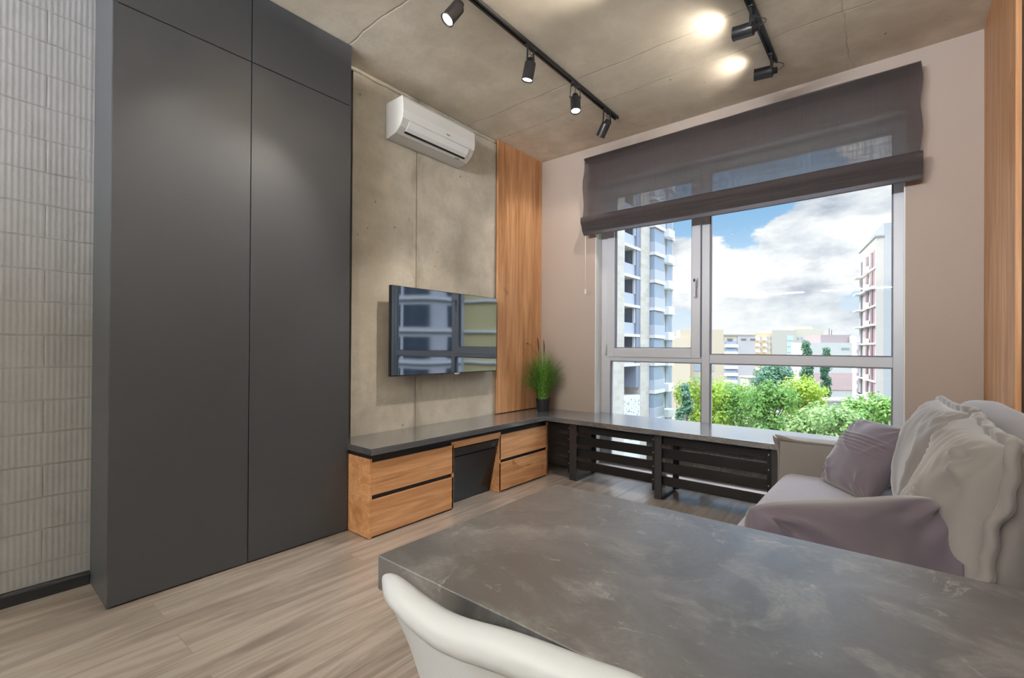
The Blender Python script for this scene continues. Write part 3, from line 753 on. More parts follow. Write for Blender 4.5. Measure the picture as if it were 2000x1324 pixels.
for (x, y, aim, en, lab) in ((TX2, 2.02, (-.7, -.22, .66), 620, 'added unseen black spotlight over the table aimed sideways at the ceiling'), (TX2, .45, (-.7, .1, .8), 800, 'added unseen black spotlight just behind the viewer aimed at the ceiling'),
        (TX1, 1.15, (.8, .30, .62), 420, 'added unseen black spotlight just before the wardrobe aimed across at the ceiling'),
        (TX1, .70, (-.6, .2, -1), 18, 'added unseen black spotlight washing the left end of the wardrobe'), (TX1, -.9, (.8, -.1, .9), 420, 'added unseen black spotlight at the rear end aimed at the ceiling')):
    spotlight((x, y, ZC), aim, lab, energy=en, group='unseen track spotlights added as fill', blend=.8, cone=90 if aim[2] > 0 else 75, stem=.105)  # out-of-view fittings added to brighten the ceiling and room

def fill_cabinets():  # unseen cabinets invented to carry the added fill strips
    r = empty('added_cabinets', (-1.2, YB + .3, 0), label='unseen grey cabinets added on the rear wall to carry fill lights, behind the viewer', cat='fill_cabinets')
    P = [obj('base_cabinet', B(XL + .01, XR - .01, YB + .005, YB + .60, .10, .88), M_ANTH, bevel=0.002), obj('countertop', B(XL + .01, XR - .01, YB + .005, YB + .63, .885, .92), M_TOP, bevel=0.002),
         obj('wall_cabinet', B(XL + .01, XR - .01, YB + .005, YB + .36, 1.45, FILL_Z - .03), M_ANTH, bevel=0.002), obj('fill_strip', B(XL + .1, XR - .1, YB + .24, YB + .34, FILL_Z - .029, FILL_Z - .012), M_AC)]
    rel(r, *P)
    for x in (-2.0, -.4):
        light('fill_strip_glow', 'AREA', (x, YB + .29, FILL_Z), FILL_E, (.90, .95, 1.0), target=(x, YB + .60, ZC), shape='RECTANGLE', size=1.3, size_y=.04)
fill_cabinets()

# ------------------------------------------------------------------ dining table
def table():
    x0, x1, y0, y1, zt, th = -0.612, 0.395, 0.425, 0.917, 0.74, 0.052
    r = empty('dining_table', ((x0 + x1) / 2, (y0 + y1) / 2, 0), label='dark stone-look dining table with black metal legs in the foreground', cat='table')
    P = [obj('tabletop', B(x0, x1, y0, y1, zt - th, zt), M_STONE, bevel=0.0015)]
    for (x, y) in ((x0 + .075, y0 + .03), (x0 + .075, y1 - .09), (x1 - .12, y0 + .03), (x1 - .12, y1 - .09)):
        P.append(obj('leg', B(x, x + .06, y, y + .06, 0, zt - th), M_BLACK, bevel=0.002))
    bm = B(x0 + .135, x1 - .12, y0 + .04, y0 + .08, zt - th - .04, zt - th); box(bm, x0 + .135, x1 - .12, y1 - .08, y1 - .04, zt - th - .04, zt - th)
    P.append(obj('frame', bm, M_BLACK))
    rel(r, *P)
table()

# ------------------------------------------------------------------ shell chair, back towards the camera
def chair():
    r = empty('shell_chair', (-0.300, 0.50, 0), math.radians(4), label='white moulded plastic shell chair pushed up to the dark table', cat='chair')
    # local: faces +y. surface param: u across, v from rolled top lip down the back and along the seat
    prof = []   # (y, z, halfwidth, curl)  curl = how far the edges wrap forward
    lip = [(-.196, .780, .150, .010), (-.201, .788, .156, .010), (-.199, .797, .161, .010), (-.192, .804, .165, .010), (-.183, .806, .168, .011), (-.175, .801, .170, .012), (-.170, .788, .172, .016)]
    back = [(-.166, .76, .178, .025), (-.158, .71, .190, .045), (-.146, .65, .200, .065), (-.135, .59, .206, .085), (-.118, .53, .208, .10), (-.085, .478, .208, .10), (-.03, .452, .210, .085), (.06, .445, .214, .06), (.15, .450, .214, .04), (.20, .445, .205, .02), (.225, .425, .19, .01)]
    prof = lip + back
    n = 40; G = []
    bm = bmesh.new()
    for (y, z, hw, cu) in prof:
        row = []
        for i in range(n + 1):
            u = i / n * 2 - 1; e = abs(u) ** 2.6
            isback = z > .50 and y < 0
            # rounded upper corners and a shallow dip in the middle of the rim
            top = max(0.0, min(1.0, (z - .60) / .2)) if isback else 0
            zz_ = z - (.016 * max(0, (abs(u) - .72) / .28) ** 2.2 - .004 + .011 * math.exp(-((u + .30) / .38) ** 2)) * top
            if isback:
                over = min(0.0, y + .170) * .75 * abs(u) ** 7 if z > .77 else 0
                row.append(bm.verts.new((u * hw, y - over + cu * e, zz_)))
            else: row.append(bm.verts.new((u * hw, y, zz_ + cu * e)))
        G.append(row)
    for j in range(len(G) - 1):
        for i in range(n): bm.faces.new((G[j][i], G[j][i + 1], G[j + 1][i + 1], G[j + 1][i]))
    o = obj('seat_shell', bm, M_CHAIR, r, smooth=True)
    s_ = o.modifiers.new('sub', 'SUBSURF'); s_.levels = 2; s_.render_levels = 2
    s2 = o.modifiers.new('sol', 'SOLIDIFY'); s2.thickness = .006; s2.offset = 0
    wm = simple('beech_leg', '#c69a6a', 0.5)
    for sx_ in (-1, 1):
        for sy_ in (-1, 1):
            bm = bmesh.new(); cyl(bm, (sx_ * .13, .04 + sy_ * .11, .43), (sx_ * .21, .03 + sy_ * .20, 0), .017, .011, 14); obj('leg', bm, wm, r)
    bm = bmesh.new()
    for a_, b_ in (((-.16, -.10, .25), (.16, .17, .25)), ((.16, -.10, .25), (-.16, .17, .25))): cyl(bm, a_, b_, .004, seg=8)
    obj('leg_brace', bm, M_BLACKM, r)
chair()

# ------------------------------------------------------------------ sofa
def softbox(bm, x0, x1, y0, y1, z0, z1, rad=.05, n=14, puff=0.0, seed=0, wr=.004):
    """rounded, slightly puffed upholstery block"""
    cx, cyy, cz = (x0 + x1) / 2, (y0 + y1) / 2, (z0 + z1) / 2; hx, hy, hz = (x1 - x0) / 2, (y1 - y0) / 2, (z1 - z0) / 2
    def pt(a, b_, c):
        p = Vector((a * hx, b_ * hy, c * hz))
        q = Vector((max(-hx + rad, min(hx - rad, p.x)), max(-hy + rad, min(hy - rad, p.y)), max(-hz + rad, min(hz - rad, p.z))))
        d = p - q
        if d.length > 1e-6: p = q + d.normalized() * rad
        f = (1 - a * a) * (1 - b_ * b_) if abs(c) > .99 else ((1 - a * a) * (1 - c * c) if abs(b_) > .99 else (1 - b_ * b_) * (1 - c * c))
        nrm = Vector((a if abs(a) > .99 else 0, b_ if abs(b_) > .99 else 0, c if abs(c) > .99 else 0))
        if nrm.length: p += nrm.normalized() * puff * f
        p += Vector((noise.noise(Vector((p.x * 5, p.y * 5, p.z * 5 + seed))), noise.noise(Vector((p.y * 5, p.x * 5, seed + 9 + p.z * 5))), noise.noise(Vector((p.z * 5, p.x * 5, p.y * 5 + seed + 20))))) * wr
        return Vector((cx, cyy, cz)) + p
    cache = {}
    def V(i, j, k, N):
        key = (i, j, k)
        if key not in cache: cache[key] = bm.verts.new(pt(N[0][i], N[1][j], N[2][k]))
        return cache[key]
    def axis(h):
        ins = rad / h; k = 5
        a = [-1 + ins * (1 - math.cos(t / k * PI / 2)) for t in range(k + 1)]
        mid = [-1 + ins + (2 - 2 * ins) * t / n for t in range(1, n)]
        return a + mid + [-q for q in a[::-1]]
    N = [axis(hx), axis(hy), axis(hz)]; I, J, K = [len(q) - 1 for q in N]
    for i in range(I):
        for j in range(J):
            for k in (0, K): bm.faces.new((V(i, j, k, N), V(i + 1, j, k, N), V(i + 1, j + 1, k, N), V(i, j + 1, k, N)))
    for i in range(I):
        for k in range(K):
            for j in (0, J): bm.faces.new((V(i, j, k, N), V(i + 1, j, k, N), V(i + 1, j, k + 1, N), V(i, j, k + 1, N)))
    for j in range(J):
        for k in range(K):
            for i in (0, I): bm.faces.new((V(i, j, k, N), V(i, j + 1, k, N), V(i, j + 1, k + 1, N), V(i, j, k + 1, N)))
    return bm
def flange_path(pts, n=60):
    out = []
    for (a, b_) in zip(pts, pts[1:]):
        for i in range(n): out.append(Vector(a).lerp(Vector(b_), i / n))
    out.append(Vector(pts[-1])); return out
def sofa():
    r = empty('sofa', (-0.05, 1.95, 0), label='greige upholstered sofa along the right wall below the window end', cat='sofa')
    P = []
    P.append(obj('base', softbox(bmesh.new(), -.42, .37, .96, 3.00, .05, .27, .03, 8), M_SOFA, smooth=True))
    P.append(obj('seat_cushion', softbox(bmesh.new(), -.465, .20, .965, 2.862, .24, .412, .065, 18, puff=.018, seed=2), M_SEAT, smooth=True))
    for y0, y1 in ((2.865, 3.02),):
        a = obj('armrest', softbox(bmesh.new(), -.485, .37, y0, y1, .05, .575, .016, 14, puff=.004, seed=y0), M_SOFA, smooth=True); P.append(a)
        if y0 > 2:
            # raised seam flange along the edges, ear-shaped at the top front corner
            bm = bmesh.new(); yy = y0 + .008
            def strip(path, out, w0):
                prev = None
                for i, p in enumerate(path):
                    t = i / (len(path) - 1); o_ = Vector(out(t)); q = p + o_ * w0(t)
                    v = (bm.verts.new(p), bm.verts.new(q))
                    if prev: bm.faces.new((prev[0], prev[1], v[1], v[0]))
                    prev = v
            ear = lambda t: .014 + .020 * math.exp(-(t / .06) ** 2)
            strip([Vector((-.480 + .85 * t, yy, .565)) for t in [i / 60 for i in range(61)]], lambda t: (-.55 * math.exp(-t / .03), -.35, 1), ear)
            strip([Vector((-.478, yy, .565 - .50 * t)) for t in [i / 40 for i in range(41)]], lambda t: (-1, -.35, .9 * math.exp(-t / .05)), lambda t: .008 + .024 * math.exp(-(t / .08) ** 2))
            f = obj('seam_flange', bm, M_SOFA, smooth=True); s_ = f.modifiers.new('s', 'SOLIDIFY'); s_.thickness = .006; f.parent = a
    bk = obj('backrest', softbox(bmesh.new(), .20, .385, .965, 2.86, .27, .845, .07, 18, puff=.012, seed=5), M_SEAT, smooth=True); P.append(bk)
    for x in (-.36, .30):
        for y in (1.03, 2.92): P.append(obj('foot', B(x, x + .04, y, y + .04, 0, .06), M_BLACK))
    rel(r, *P)
sofa()

def cushion(name, w_, h_, t_, M, material, label, seed=0, pinch=.07, pw=.42, n=56, flange=0.0, gather=0.0, tucks=None, wr=.012, group=None, edge_t=.012, rnd_=.16, slump=0.0, fold=0.0):
    """local frame: x across, y up, z out of the visible face"""
    r = empty(name, (0, 0, 0), 0, label=label, cat='cushion', group=group)
    r.matrix_world = M; r.matrix_basis = M
    bm = bmesh.new()
    def out(u, v):
        x = u * w_ / 2 * (1 - pinch * (1 - v * v) * abs(u) ** 3) * math.sqrt(1 - rnd_ * (abs(v) ** 6) / 2) ; y = v * h_ / 2 * (1 - pinch * (1 - u * u) * abs(v) ** 3) * math.sqrt(1 - rnd_ * (abs(u) ** 6) / 2)
        return x, y
    def surf(u, v, s):
        x, y = out(u, v); q = max(0.0, (1 - u ** 2) * (1 - v ** 2)); th = t_ / 2 * (q ** pw)
        d = min(1 - abs(u), 1 - abs(v))
        # broad creases + gathers that fade away from the seam
        nz = noise.noise(Vector((x * 6, y * 6, seed))) * wr * 1.3
        ridge = 1 - abs(noise.noise(Vector((x * 5 + y * 3.5, y * 4.5 - x * 2, seed + 4.7)))) * 2
        nz += (max(0, ridge) ** 5) * wr * .9
        # corner pulls: creases that run from each corner to the centre
        for cx_, cy_ in ((1, 1), (-1, 1), (1, -1), (-1, -1)):
            du, dv = u - cx_, v - cy_; rr = math.hypot(du, dv); an = math.atan2(dv, du)
            nz += math.sin(an * 13 + seed + cx_ * 2 + cy_) * wr * .55 * math.exp(-(rr / .55) ** 2) * min(1, rr * 4)
        if gather:
            if abs(v) >= abs(u): a_, dd = x, (1 - abs(v)) * h_ / 2
            else: a_, dd = y, (1 - abs(u)) * w_ / 2
            ph = a_ * 95 + 2.5 * noise.noise(Vector((a_ * 14, seed, 0)))
            nz += gather * math.sin(ph) * math.exp(-dd / .055) * min(1, dd * 60)
        z = s * (th + edge_t / 2) + s * nz * min(1, d * 7)
        if tucks and s > 0:
            ca, sa = math.cos(tucks[2]), math.sin(tucks[2]); tt_ = -x * sa + y * ca
            if tucks[0] < tt_ < tucks[1]:
                ph = (tt_ - tucks[0]) / (tucks[1] - tucks[0]) * tucks[3]; z += .009 * (1 - abs((ph % 1) * 2 - 1) ** .7) * min(1, d * 6)
        z += slump * (v * v) + fold * u * u * (1 if v > 0 else .3)
        y2 = y - (.02 * (1 - u * u) * (v > 0) * v if slump else 0)
        return (x, y2, z)
    def prm(k): return math.sin((k / n - .5) * PI)
    for s in (1, -1):
        G = [[bm.verts.new(surf(prm(i), prm(j), s)) for j in range(n + 1)] for i in range(n + 1)]
        for i in range(n):
            for j in range(n): bm.faces.new((G[i][j], G[i + 1][j], G[i + 1][j + 1], G[i][j + 1]))
    bmesh.ops.remove_doubles(bm, verts=bm.verts, dist=.0004)
    # close the thin rim between both faces
    be = [e for e in bm.edges if e.is_boundary]
    if be:
        try: bmesh.ops.bridge_loops(bm, edges=be)
        except Exception: pass
    o = obj('cover', bm, material, r, smooth=True)
    if flange:
        bm = bmesh.new(); N = 300; loop = []
        for k in range(N):
            s4 = k / N * 4; sd, t = int(s4), (s4 % 1) * 2 - 1
            u, v = ((t, -1), (1, t), (-t, 1), (-1, -t))[sd]
            x, y = out(u, v); z = slump * (v * v) + fold * u * u * (1 if v > 0 else .3)
            ox, oy = ((0, -1), (1, 0), (0, 1), (-1, 0))[sd]
            cn = max(0, 1 - (1 - abs(t)) * 12); c_ = Vector((u, v)).normalized() * cn + Vector((ox, oy)) * (1 - cn)
            c_ = c_.normalized()
            wv = math.sin(k * .55 + seed) * .0012 + noise.noise(Vector((k * .10, seed, 0))) * .007
            y -= (.02 * (1 - u * u) * (v > 0) * v if slump else 0)
            loop.append((Vector((x, y, z + wv)), Vector((x + c_.x * flange, y + c_.y * flange, z + wv * 2.0))))
        V0 = [(bm.verts.new(a + Vector((0, 0, .007))), bm.verts.new(a.lerp(b_, .75) + Vector((0, 0, .011))), bm.verts.new(b_), bm.verts.new(a.lerp(b_, .75) - Vector((0, 0, .011))), bm.verts.new(a - Vector((0, 0, .007)))) for a, b_ in loop]
        for k in range(N):
            A, Bq = V0[k], V0[(k + 1) % N]
            for q in range(4): bm.faces.new((A[q], A[q + 1], Bq[q + 1], Bq[q]))
        obj('seam_flange', bm, material, r, smooth=True)
    return r
def frame(c, right, upv):
    x = Vector(right).normalized(); y = Vector(upv); y = (y - x * y.dot(x)).normalized(); z = x.cross(y)
    m_ = Matrix((x, y, z)).transposed().to_4x4(); m_.translation = Vector(c); return m_
# large greige back cushions (visible face towards -x, leaning against the backrest)
cushion('back_cushion', .66, .46, .22, frame((.135, 1.545, .655), (-.02, -1, .02), (.18, 0, 1)), M_CUSH, 'large greige back cushion nearest the table, puckered seam flange', seed=1.3, flange=.022, gather=.006, wr=.012, pw=.40)
cushion('back_cushion', .66, .46, .21, frame((.120, 2.235, .645), (.06, -1, .02), (.20, 0, 1)), M_CUSH, 'large greige back cushion at the window end of the sofa', seed=7.1, flange=.022, gather=.006, wr=.010, pw=.40)
# small mauve cushion with pin tucks, leaning in the far corner
cushion('throw_cushion', .35, .36, .15, frame((-.100, 2.650, .568), (.56, -.83, 0), (.12, .13, .28)), M_MAUVE, 'square mauve throw cushion with a band of pintucks against the far back cushion', seed=3.3, n=120, wr=.011, pinch=.03, tucks=(.0, .085, 0, 5))
# mauve cushion standing behind the table edge
cushion('throw_cushion', .44, .36, .16, frame((-.055, 1.180, .573), (.72, .69, .03), (-.10, .14, 1)), M_MAUVE2, 'mauve throw cushion standing behind the table edge, front end of the sofa', seed=9.2, n=80, wr=.020, pinch=.03, pw=.36, rnd_=.30)

# ------------------------------------------------------------------ outdoors
GZ = -16.0
OUT_PALE = painted('pale_facade', '#cfc8bd', 0.8)
struct('ground', B(-260, 200, 8, 420, GZ - 1, GZ), simple('asphalt_and_grass', '#7f7d74', 0.9))
M_GLZ = simple('facade_glazing', '#8793a1', 0.35, 0.5)
M_GLZD = simple('dark_loggia', '#7b8190', 0.5)
def bricky(name, c1, c2, sc=1.0):
    m_, nt, b = mat(name, c1, 0.85, 0.2); c = objcoord(nt); v = nt.add('ShaderNodeSeparateXYZ', {0: c})
    vec = nt.add('ShaderNodeCombineXYZ', {0: nt.math('ADD', v.outputs[0], v.outputs[1]), 1: v.outputs[2]}).outputs[0]
    br = nt.add('ShaderNodeTexBrick', {'Vector': vec, 'Scale': sc, 'Mortar Size': 0.02, 'Brick Width': 1.2, 'Row Height': 0.5, 'Color1': lin(c1), 'Color2': lin(c2), 'Mortar': lin(c1)})
    nt.l.new(br.outputs[0], b.inputs['Base Color']); return m_
M_TW = bricky('cream_cladding', '#bcb5ac', '#afa69b'); M_TWW = simple('white_cladding', '#c9c7c5', 0.7)
M_BOX = simple('white_condenser_box', '#e2e2e4', 0.6); M_RAIL = simple('balcony_glass_panel', '#a7aab4', 0.35)

def lefttower():
    X = -20.5; r = empty('apartment_tower', (X - 6, 49, GZ), label='tall cream apartment tower with loggias, left behind the opening sash', cat='building')
    P = []
    H = 26.0
    bm = bmesh.new()
    box(bm, X - 14, X, 38.0, 42.4, GZ, H); box(bm, X - 14, X, 46.2, 48.5, GZ, H)
    box(bm, X - 14, X - 1.6, 42.4, 46.2, GZ, H)
    box(bm, X - 14, X - .5, 48.5, 56.6, GZ, H)
    P.append(obj('wall', bm, M_TW))
    fl = [-15.0 + .0, ]
    zf = [11.5 + 3 * k for k in range(-9, 5)]
    lo = []; rl = []; slabs = []; dk = []; cols = []
    for z in zf:
        if z < GZ + 1: continue
        if z > -3: 
            box(slabs, X - 1.7, X - .05, 42.4, 46.2, z - .28, z)              # loggia slab
            box(rl, X - .35, X - .30, 42.4, 45.4, z, z + 1.15)
            box(lo, X - 1.61, X - 1.58, 43.2, 44.9, z, z + 2.2)
            box(cols, X - .45, X - .2, 45.15, 45.3, z + 1.15, z + 2.7)
        # recessed strips, windows and balconies of the right section
        box(rl, X - .5, X + .55, 48.55, 51.35, z, z + 1.1); box(slabs, X - .5, X + .62, 48.5, 51.4, z - .35, z)
        box(dk, X - .5, X + .48, 48.6, 51.3, z + 1.1, z + 2.6)
        box(dk, X - .52, X - .40, 51.9, 53.3, z + .2, z + 2.65)
        box(dk, X - .52, X - .40, 54.3, 56.1, z + .2, z + 2.65)
        box(slabs, X - .5, X - .2, 51.5, 56.6, z - .35, z)
    P.append(obj('dark_pier', B(X - 1.6, X - .1, 45.35, 46.15, -3, H), M_GLZD))
    P += objs('loggia_window', lo, M_GLZ) + objs('balcony_parapet', rl, M_RAIL) + objs('floor_slab', slabs, M_TWW) + objs('window', dk, M_GLZ) + objs('column', cols, M_TWW)
    for z in zf:
        if z < GZ + 1: continue
        o = obj('condenser_box', B(X - .5, X + .35, 53.2, 54.9, z - .45, z + .45), M_BOX); P.append(o)
    # perforated decorative panel on the lower floors
    rd = random.Random(5); bm = bmesh.new()
    for k in range(60):
        y_, z_ = rd.uniform(42.4, 45.9), rd.uniform(-9.5, -4.2); s_ = rd.uniform(.04, .10); box(bm, X, X + .02, y_, y_ + s_, z_, z_ + s_ * 1.6)
    P.append(obj('panel', B(X - 1.6, X - .02, 42.4, 46.2, GZ, -3.8), M_TWW)); P.append(obj('perforation', bm, simple('perforation_dark', '#8a8580', 0.8)))
    rel(r, *P)
lefttower()

def righttower():
    c0 = Vector((-2.33, 97.5, 0)); e = Vector((-1.586, 97.64, 0))
    ang = math.radians(10.9)       # left face recedes leftwards
    r = empty('apartment_tower', (-2.33, 97.5, GZ), ang, label='tall pale tower with red window bands at the right edge of the window', cat='building')
    # local: +y runs along the left face, +x along the front
    H = 19.7 - GZ
    obj('wall', B(0, 16, .0, 15.2, 0, H), simple('tower_render', '#a19b94', 0.85), r); obj('roof_block', B(1.1, 34, .4, 16, H - .1, H + 2.2), simple('grey_cladding', '#8f9193', 0.8), r); obj('front_cladding', B(1.1, 34, -.06, .0, 0, H - .1), simple('grey_cladding_front', '#8f9193', 0.8), r)
    obj('cornice', B(-.2, 1.1, -.2, 15.4, H, H + .25), simple('grey_cornice', '#8b8b8e', 0.7), r)
    wn = []; rd_ = []; sl = []; bx = []
    for k in range(8):
        z = H - 4.9 - k * 3.15
        if z < .5: break
        for y in (2.2, 6.2, 12.0): box(wn, -.12, .05, y, y + 1.1, z, z + 2.7)
        for y in (1.0, 3.6, 7.9): box(rd_, -.10, .05, y, y + .5, z, z + 2.9)
        box(sl, -.5 if k % 2 else -.2, .05, 0, 15.2, z - .3, z); box(sl, -1.0, .05, 11.5, 15.4, z - .25, z)
        box(bx, -.8, -.1, 4.9, 6.0, z - .3, z + .8)
    objs('window', wn, simple('tower_glazing', '#55525e', 0.3), r); objs('red_panel', rd_, simple('red_panel', '#a8757b', 0.7), r)
    objs('floor_slab', sl, M_TWW, r); objs('condenser_box', bx, simple('beige_condenser', '#c9c2b8', 0.7), r)
righttower()

def blockA():
    P = []; r = empty('apartment_building', (-50, 206, GZ), label='beige nine-storey block with white balconies and a blank end wall, mid distance', cat='building')
    ang = math.atan2(11.4, 13.9)
    wl = simple('beige_panel_wall', '#b9ae9c', 0.85)
    Lr = 18.0; H = 6.5 - GZ
    r.location = (-57.8, 198.3, GZ); r.rotation_euler = (0, 0, ang)
    obj('wall', B(-14, Lr * .60, 0, 12, 0, H), wl, r); obj('end_wall', B(Lr * .60, Lr, -.3, 12, 0, H), simple('grey_end_wall', '#aaa39f', 0.85), r)
    obj('roof_edge', B(-14.2, Lr + .2, -.5, 12, H, H + .5), simple('roof_felt', '#a79f94', 0.8), r)
    bm = []; bl = []; at = []
    for k in range(8):
        z = H - 3.6 - k * 2.9
        if z < 0: break
        for x in (-12, -8.5, -5, -1.2, 3.0): box(bm, x, x + 1.7, -.1, .05, z - 1.1, z + .4)
        box(bl, 5.6, 10.6, -1.2, 0, z - 1.3, z - .1); box(bm, 5.8, 10.4, -.6, .05, z - .1, z + 1.1)
    for x in (-8.5, -4.6, -.8, 3.2, 6.8, 12.3, 16.0): box(at, x, x + 2.0, -.42, .05, H - 2.0, H - 1.3)
    objs('window', bm, simple('far_glazing', '#8b93a3', 0.4), r); objs('balcony', bl, simple('white_balcony', '#dfe4ea', 0.7), r); objs('attic_opening', at, simple('attic_dark', '#6f645c', 0.8), r)
blockA()
def blockB():
    ang = math.atan2(21.6, 26.4); r = empty('apartment_building', (-53.0, 253.9, GZ), ang, label='tallest cream block with blue-glazed stair bay, mid distance behind the poplar', cat='building')
    H = 10.4 - GZ; L = 34.5
    obj('wall', B(0, 8.0, 0, 12, 0, H - 1.5), simple('pale_orange_wall', '#c6ad8b', 0.85), r)  # front section in a warmer orange than the rest
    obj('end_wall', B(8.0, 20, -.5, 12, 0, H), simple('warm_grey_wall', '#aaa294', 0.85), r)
    obj('rear_wing', B(20, L, 1.0, 12, 0, H + .6), simple('cream_wing', '#b5ab98', 0.85), r)
    obj('roof_hut', B(21, 30, 3, 11, H + .6, H + 2.2), simple('roof_hut_wall', '#bdb29c', 0.85), r)
    bm = []; bl = []; bg_ = []
    for k in range(9):
        z = H - 4.2 - k * 2.9
        if z < 0: break
        box(bl, .3, 1.8, -1.3, 0, z - 1.0, z + .2); box(bl, 3.8, 5.2, -1.3, 0, z - 1.0, z + .2)
        for x in (2.4, 5.9, 7.2): box(bm, x, x + .7, -.1, .05, z - .5, z + .9)
        box(bg_, 15.4, 18.6, -.62, -.4, z - .9, z + 1.5)
        for x in (21.4, 23.2): box(bm, x, x + 1.0, .85, 1.05, z - .5, z + .8)
    objs('window', bm, simple('far_window', '#8f98a8', 0.4), r); objs('balcony', bl, simple('pale_balcony', '#e3ded4', 0.7), r); objs('stair_bay', bg_, simple('blue_bay', '#a9b9d6', 0.4), r)
blockB()
def blockC():
    ang = math.atan2(6.6, 8.0); r = empty('apartment_building', (-21.0, 177.0, GZ), ang, label='blank grey building with a dark roof storey, right of the poplar', cat='building')
    H = 3.2 - GZ
    obj('wall', B(0, 14.5, 0, 10, 0, H), simple('blank_grey_wall', '#aeaba3', 0.85), r)
    obj('base_band', B(0, 14.4, -.25, 0, 4, 9.5), simple('pink_base_band', '#ab938d', 0.85), r)
    obj('roof_storey', B(4.5, 14.5, 1.5, 10, H, H + 2.6), simple('mauve_roof_storey', '#9a8a88', 0.85), r)
    obj('corner_pier', B(13.6, 14.9, -.3, 1, 0, H + 2.2), simple('corner_pier_white', '#d5d2d0', 0.8), r)
    bm = [(4.0, 6.6, -.08, .05, H - 2.3, H - 1.6)]; box(bm, 10.2, 12.8, -.08, .05, H - 2.3, H - 1.6); objs('window_strip', bm, simple('green_grey_strip', '#7f8a86', 0.5), r)
    for x, q in ((9.0, 5.0), (9.8, 4.4)): obj('antenna', cyl(bmesh.new(), (x, 4, H + 2.6), (x, 4, H + q), .08, seg=8), M_BLACKM, r)
blockC()
def blockD():
    r = empty('apartment_building', (-13.5, 215, GZ), .55, label='distant brown building with white balconies, left of the red-banded tower', cat='building')
    H = 3.6 - GZ
    obj('wall', B(0, 9, 0, 10, 0, H), simple('brown_mauve_wall', '#a3908f', 0.85), r)
    bl = []
    for k in range(6):
        for x in (1.6, 5.8): box(bl, x, x + 1.6, -.5, 0, H - 2.5 - k * 2.9, H - 1.1 - k * 2.9)
    objs('balcony', bl, simple('white_balcony_far', '#e2e0e4', 0.7), r)
blockD()
def blockE():
    r = empty('apartment_building', (-45.5, 118.0, GZ), .45, label='low cream building seen between the left tower and the mullion', cat='building')
    H = 5.0 - GZ; wl = simple('cream_render', '#b5a791', 0.85)
    obj('wall', B(0, 6.0, 0, 10, 0, H - 1.2), wl, r); obj('upper_block', B(3.6, 14, 1.0, 10, 0, H + .9), simple('cream_render_upper', '#b1a28d', 0.85), r)
    bm = []
    for k in range(5):
        for x in (7.0, 10.0): box(bm, x, x + 1.6, .9, 1.05, H - 6.8 - k * 2.9, H - 5.2 - k * 2.9)
    objs('window', bm, simple('far_window_e', '#8d99a0', 0.4), r)
blockE()
for i, (x, y, wd, hh, c_, lab) in enumerate(((-12.5, 118, 9.0, 6.0, '#a9b4b8', 'pale blue low shed wall behind the yellow-green trees'), (-33, 150, 12, 8.5, '#a8a49a', 'white low building with flat roof behind the bushy trees'))):
    r = empty('low_building', (x, y, GZ), .6, label=lab, cat='building')
    obj('wall', B(0, wd, 0, 6, 0, hh), simple('low_wall_%s' % 'ab'[i], c_, 0.8), r); obj('roof', B(-.3, wd + .3, -.3, 6.3, hh, hh + .3), simple('low_roof_%s' % 'ab'[i], '#b3a9a0', 0.8), r)
# buildings out to the right: the television mirrors them
def mirrored(x, y, rz, L, H, wallc, label, glz):
    r = empty('apartment_building', (x, y, GZ), rz, label=label, cat='building', group=None)
    obj('wall', B(0, L, 0, 12, 0, H - GZ), simple('mirrored_wall_' + label.split()[0], wallc, 0.85), r)
    bm = []; sl = []; n = int(L / 2.4)
    k = 0
    while 1.0 + k * 3 < H - GZ - 2:
        z = 1.0 + k * 3
        for i in range(n):
            xx = .7 + i * 2.4; box(bm, xx, xx + 1.1, -.1, .05, z, z + 2.0)
        box(sl, 0, L, -.25, 0, z - .5, z - .25); k += 1
    objs('window', bm, glz, r); objs('string_course', sl, M_TWW, r)
mirrored(27.1, 31.5, math.radians(-51), 16, 24, '#b4b1b8', 'pale grey block right of the window, mirrored in the television', simple('dark_mirrored_glazing', '#39424f', 0.4))
mirrored(20.5, 38.8, math.radians(-40), 9.5, 24, '#b9a87c', 'yellow brick block far right, mirrored in the television', simple('dark_mirrored_glazing', '#39424f', 0.4))

# trees
def leafmat(name, c1, c2, c3):
    m_, nt, b = mat(name, c2, 0.6, 0.2); c = objcoord(nt); n = nt.noise(c, 1.6, 4, 0.6)
    n2 = nt.noise(c, 9.0, 2, 0.6)
    col = nt.ramp(nt.math('ADD', nt.math('MULTIPLY', n, .6), nt.math('MULTIPLY', n2, .4)), [(0.36, lin(c1)), (0.5, lin(c2)), (0.62, lin(c3))])
    nt.l.new(col, b.inputs['Base Color'])
    tl = nt.add('ShaderNodeBsdfTranslucent'); nt.l.new(col, tl.inputs[0])
    mx = nt.add('ShaderNodeMixShader', {0: .35, 1: b.outputs[0], 2: tl.outputs[0]}); nt.l.new(mx.outputs[0], nt.n['Material Output'].inputs[0]); return m_
LEAF = {'bright': leafmat('leaf_yellow_green', '#6f8a33', '#a5bd4a', '#cdd96c'), 'mid': leafmat('leaf_mid_green', '#4c7838', '#7fa656', '#a9c578'),
        'dark': leafmat('leaf_dark_green', '#3f6149', '#5f8468', '#86a68c'), 'pale': leafmat('leaf_pale_green', '#6c8b54', '#8ca869', '#abc085')}
M_BARK = simple('bark', '#6b5a4a', 0.9)
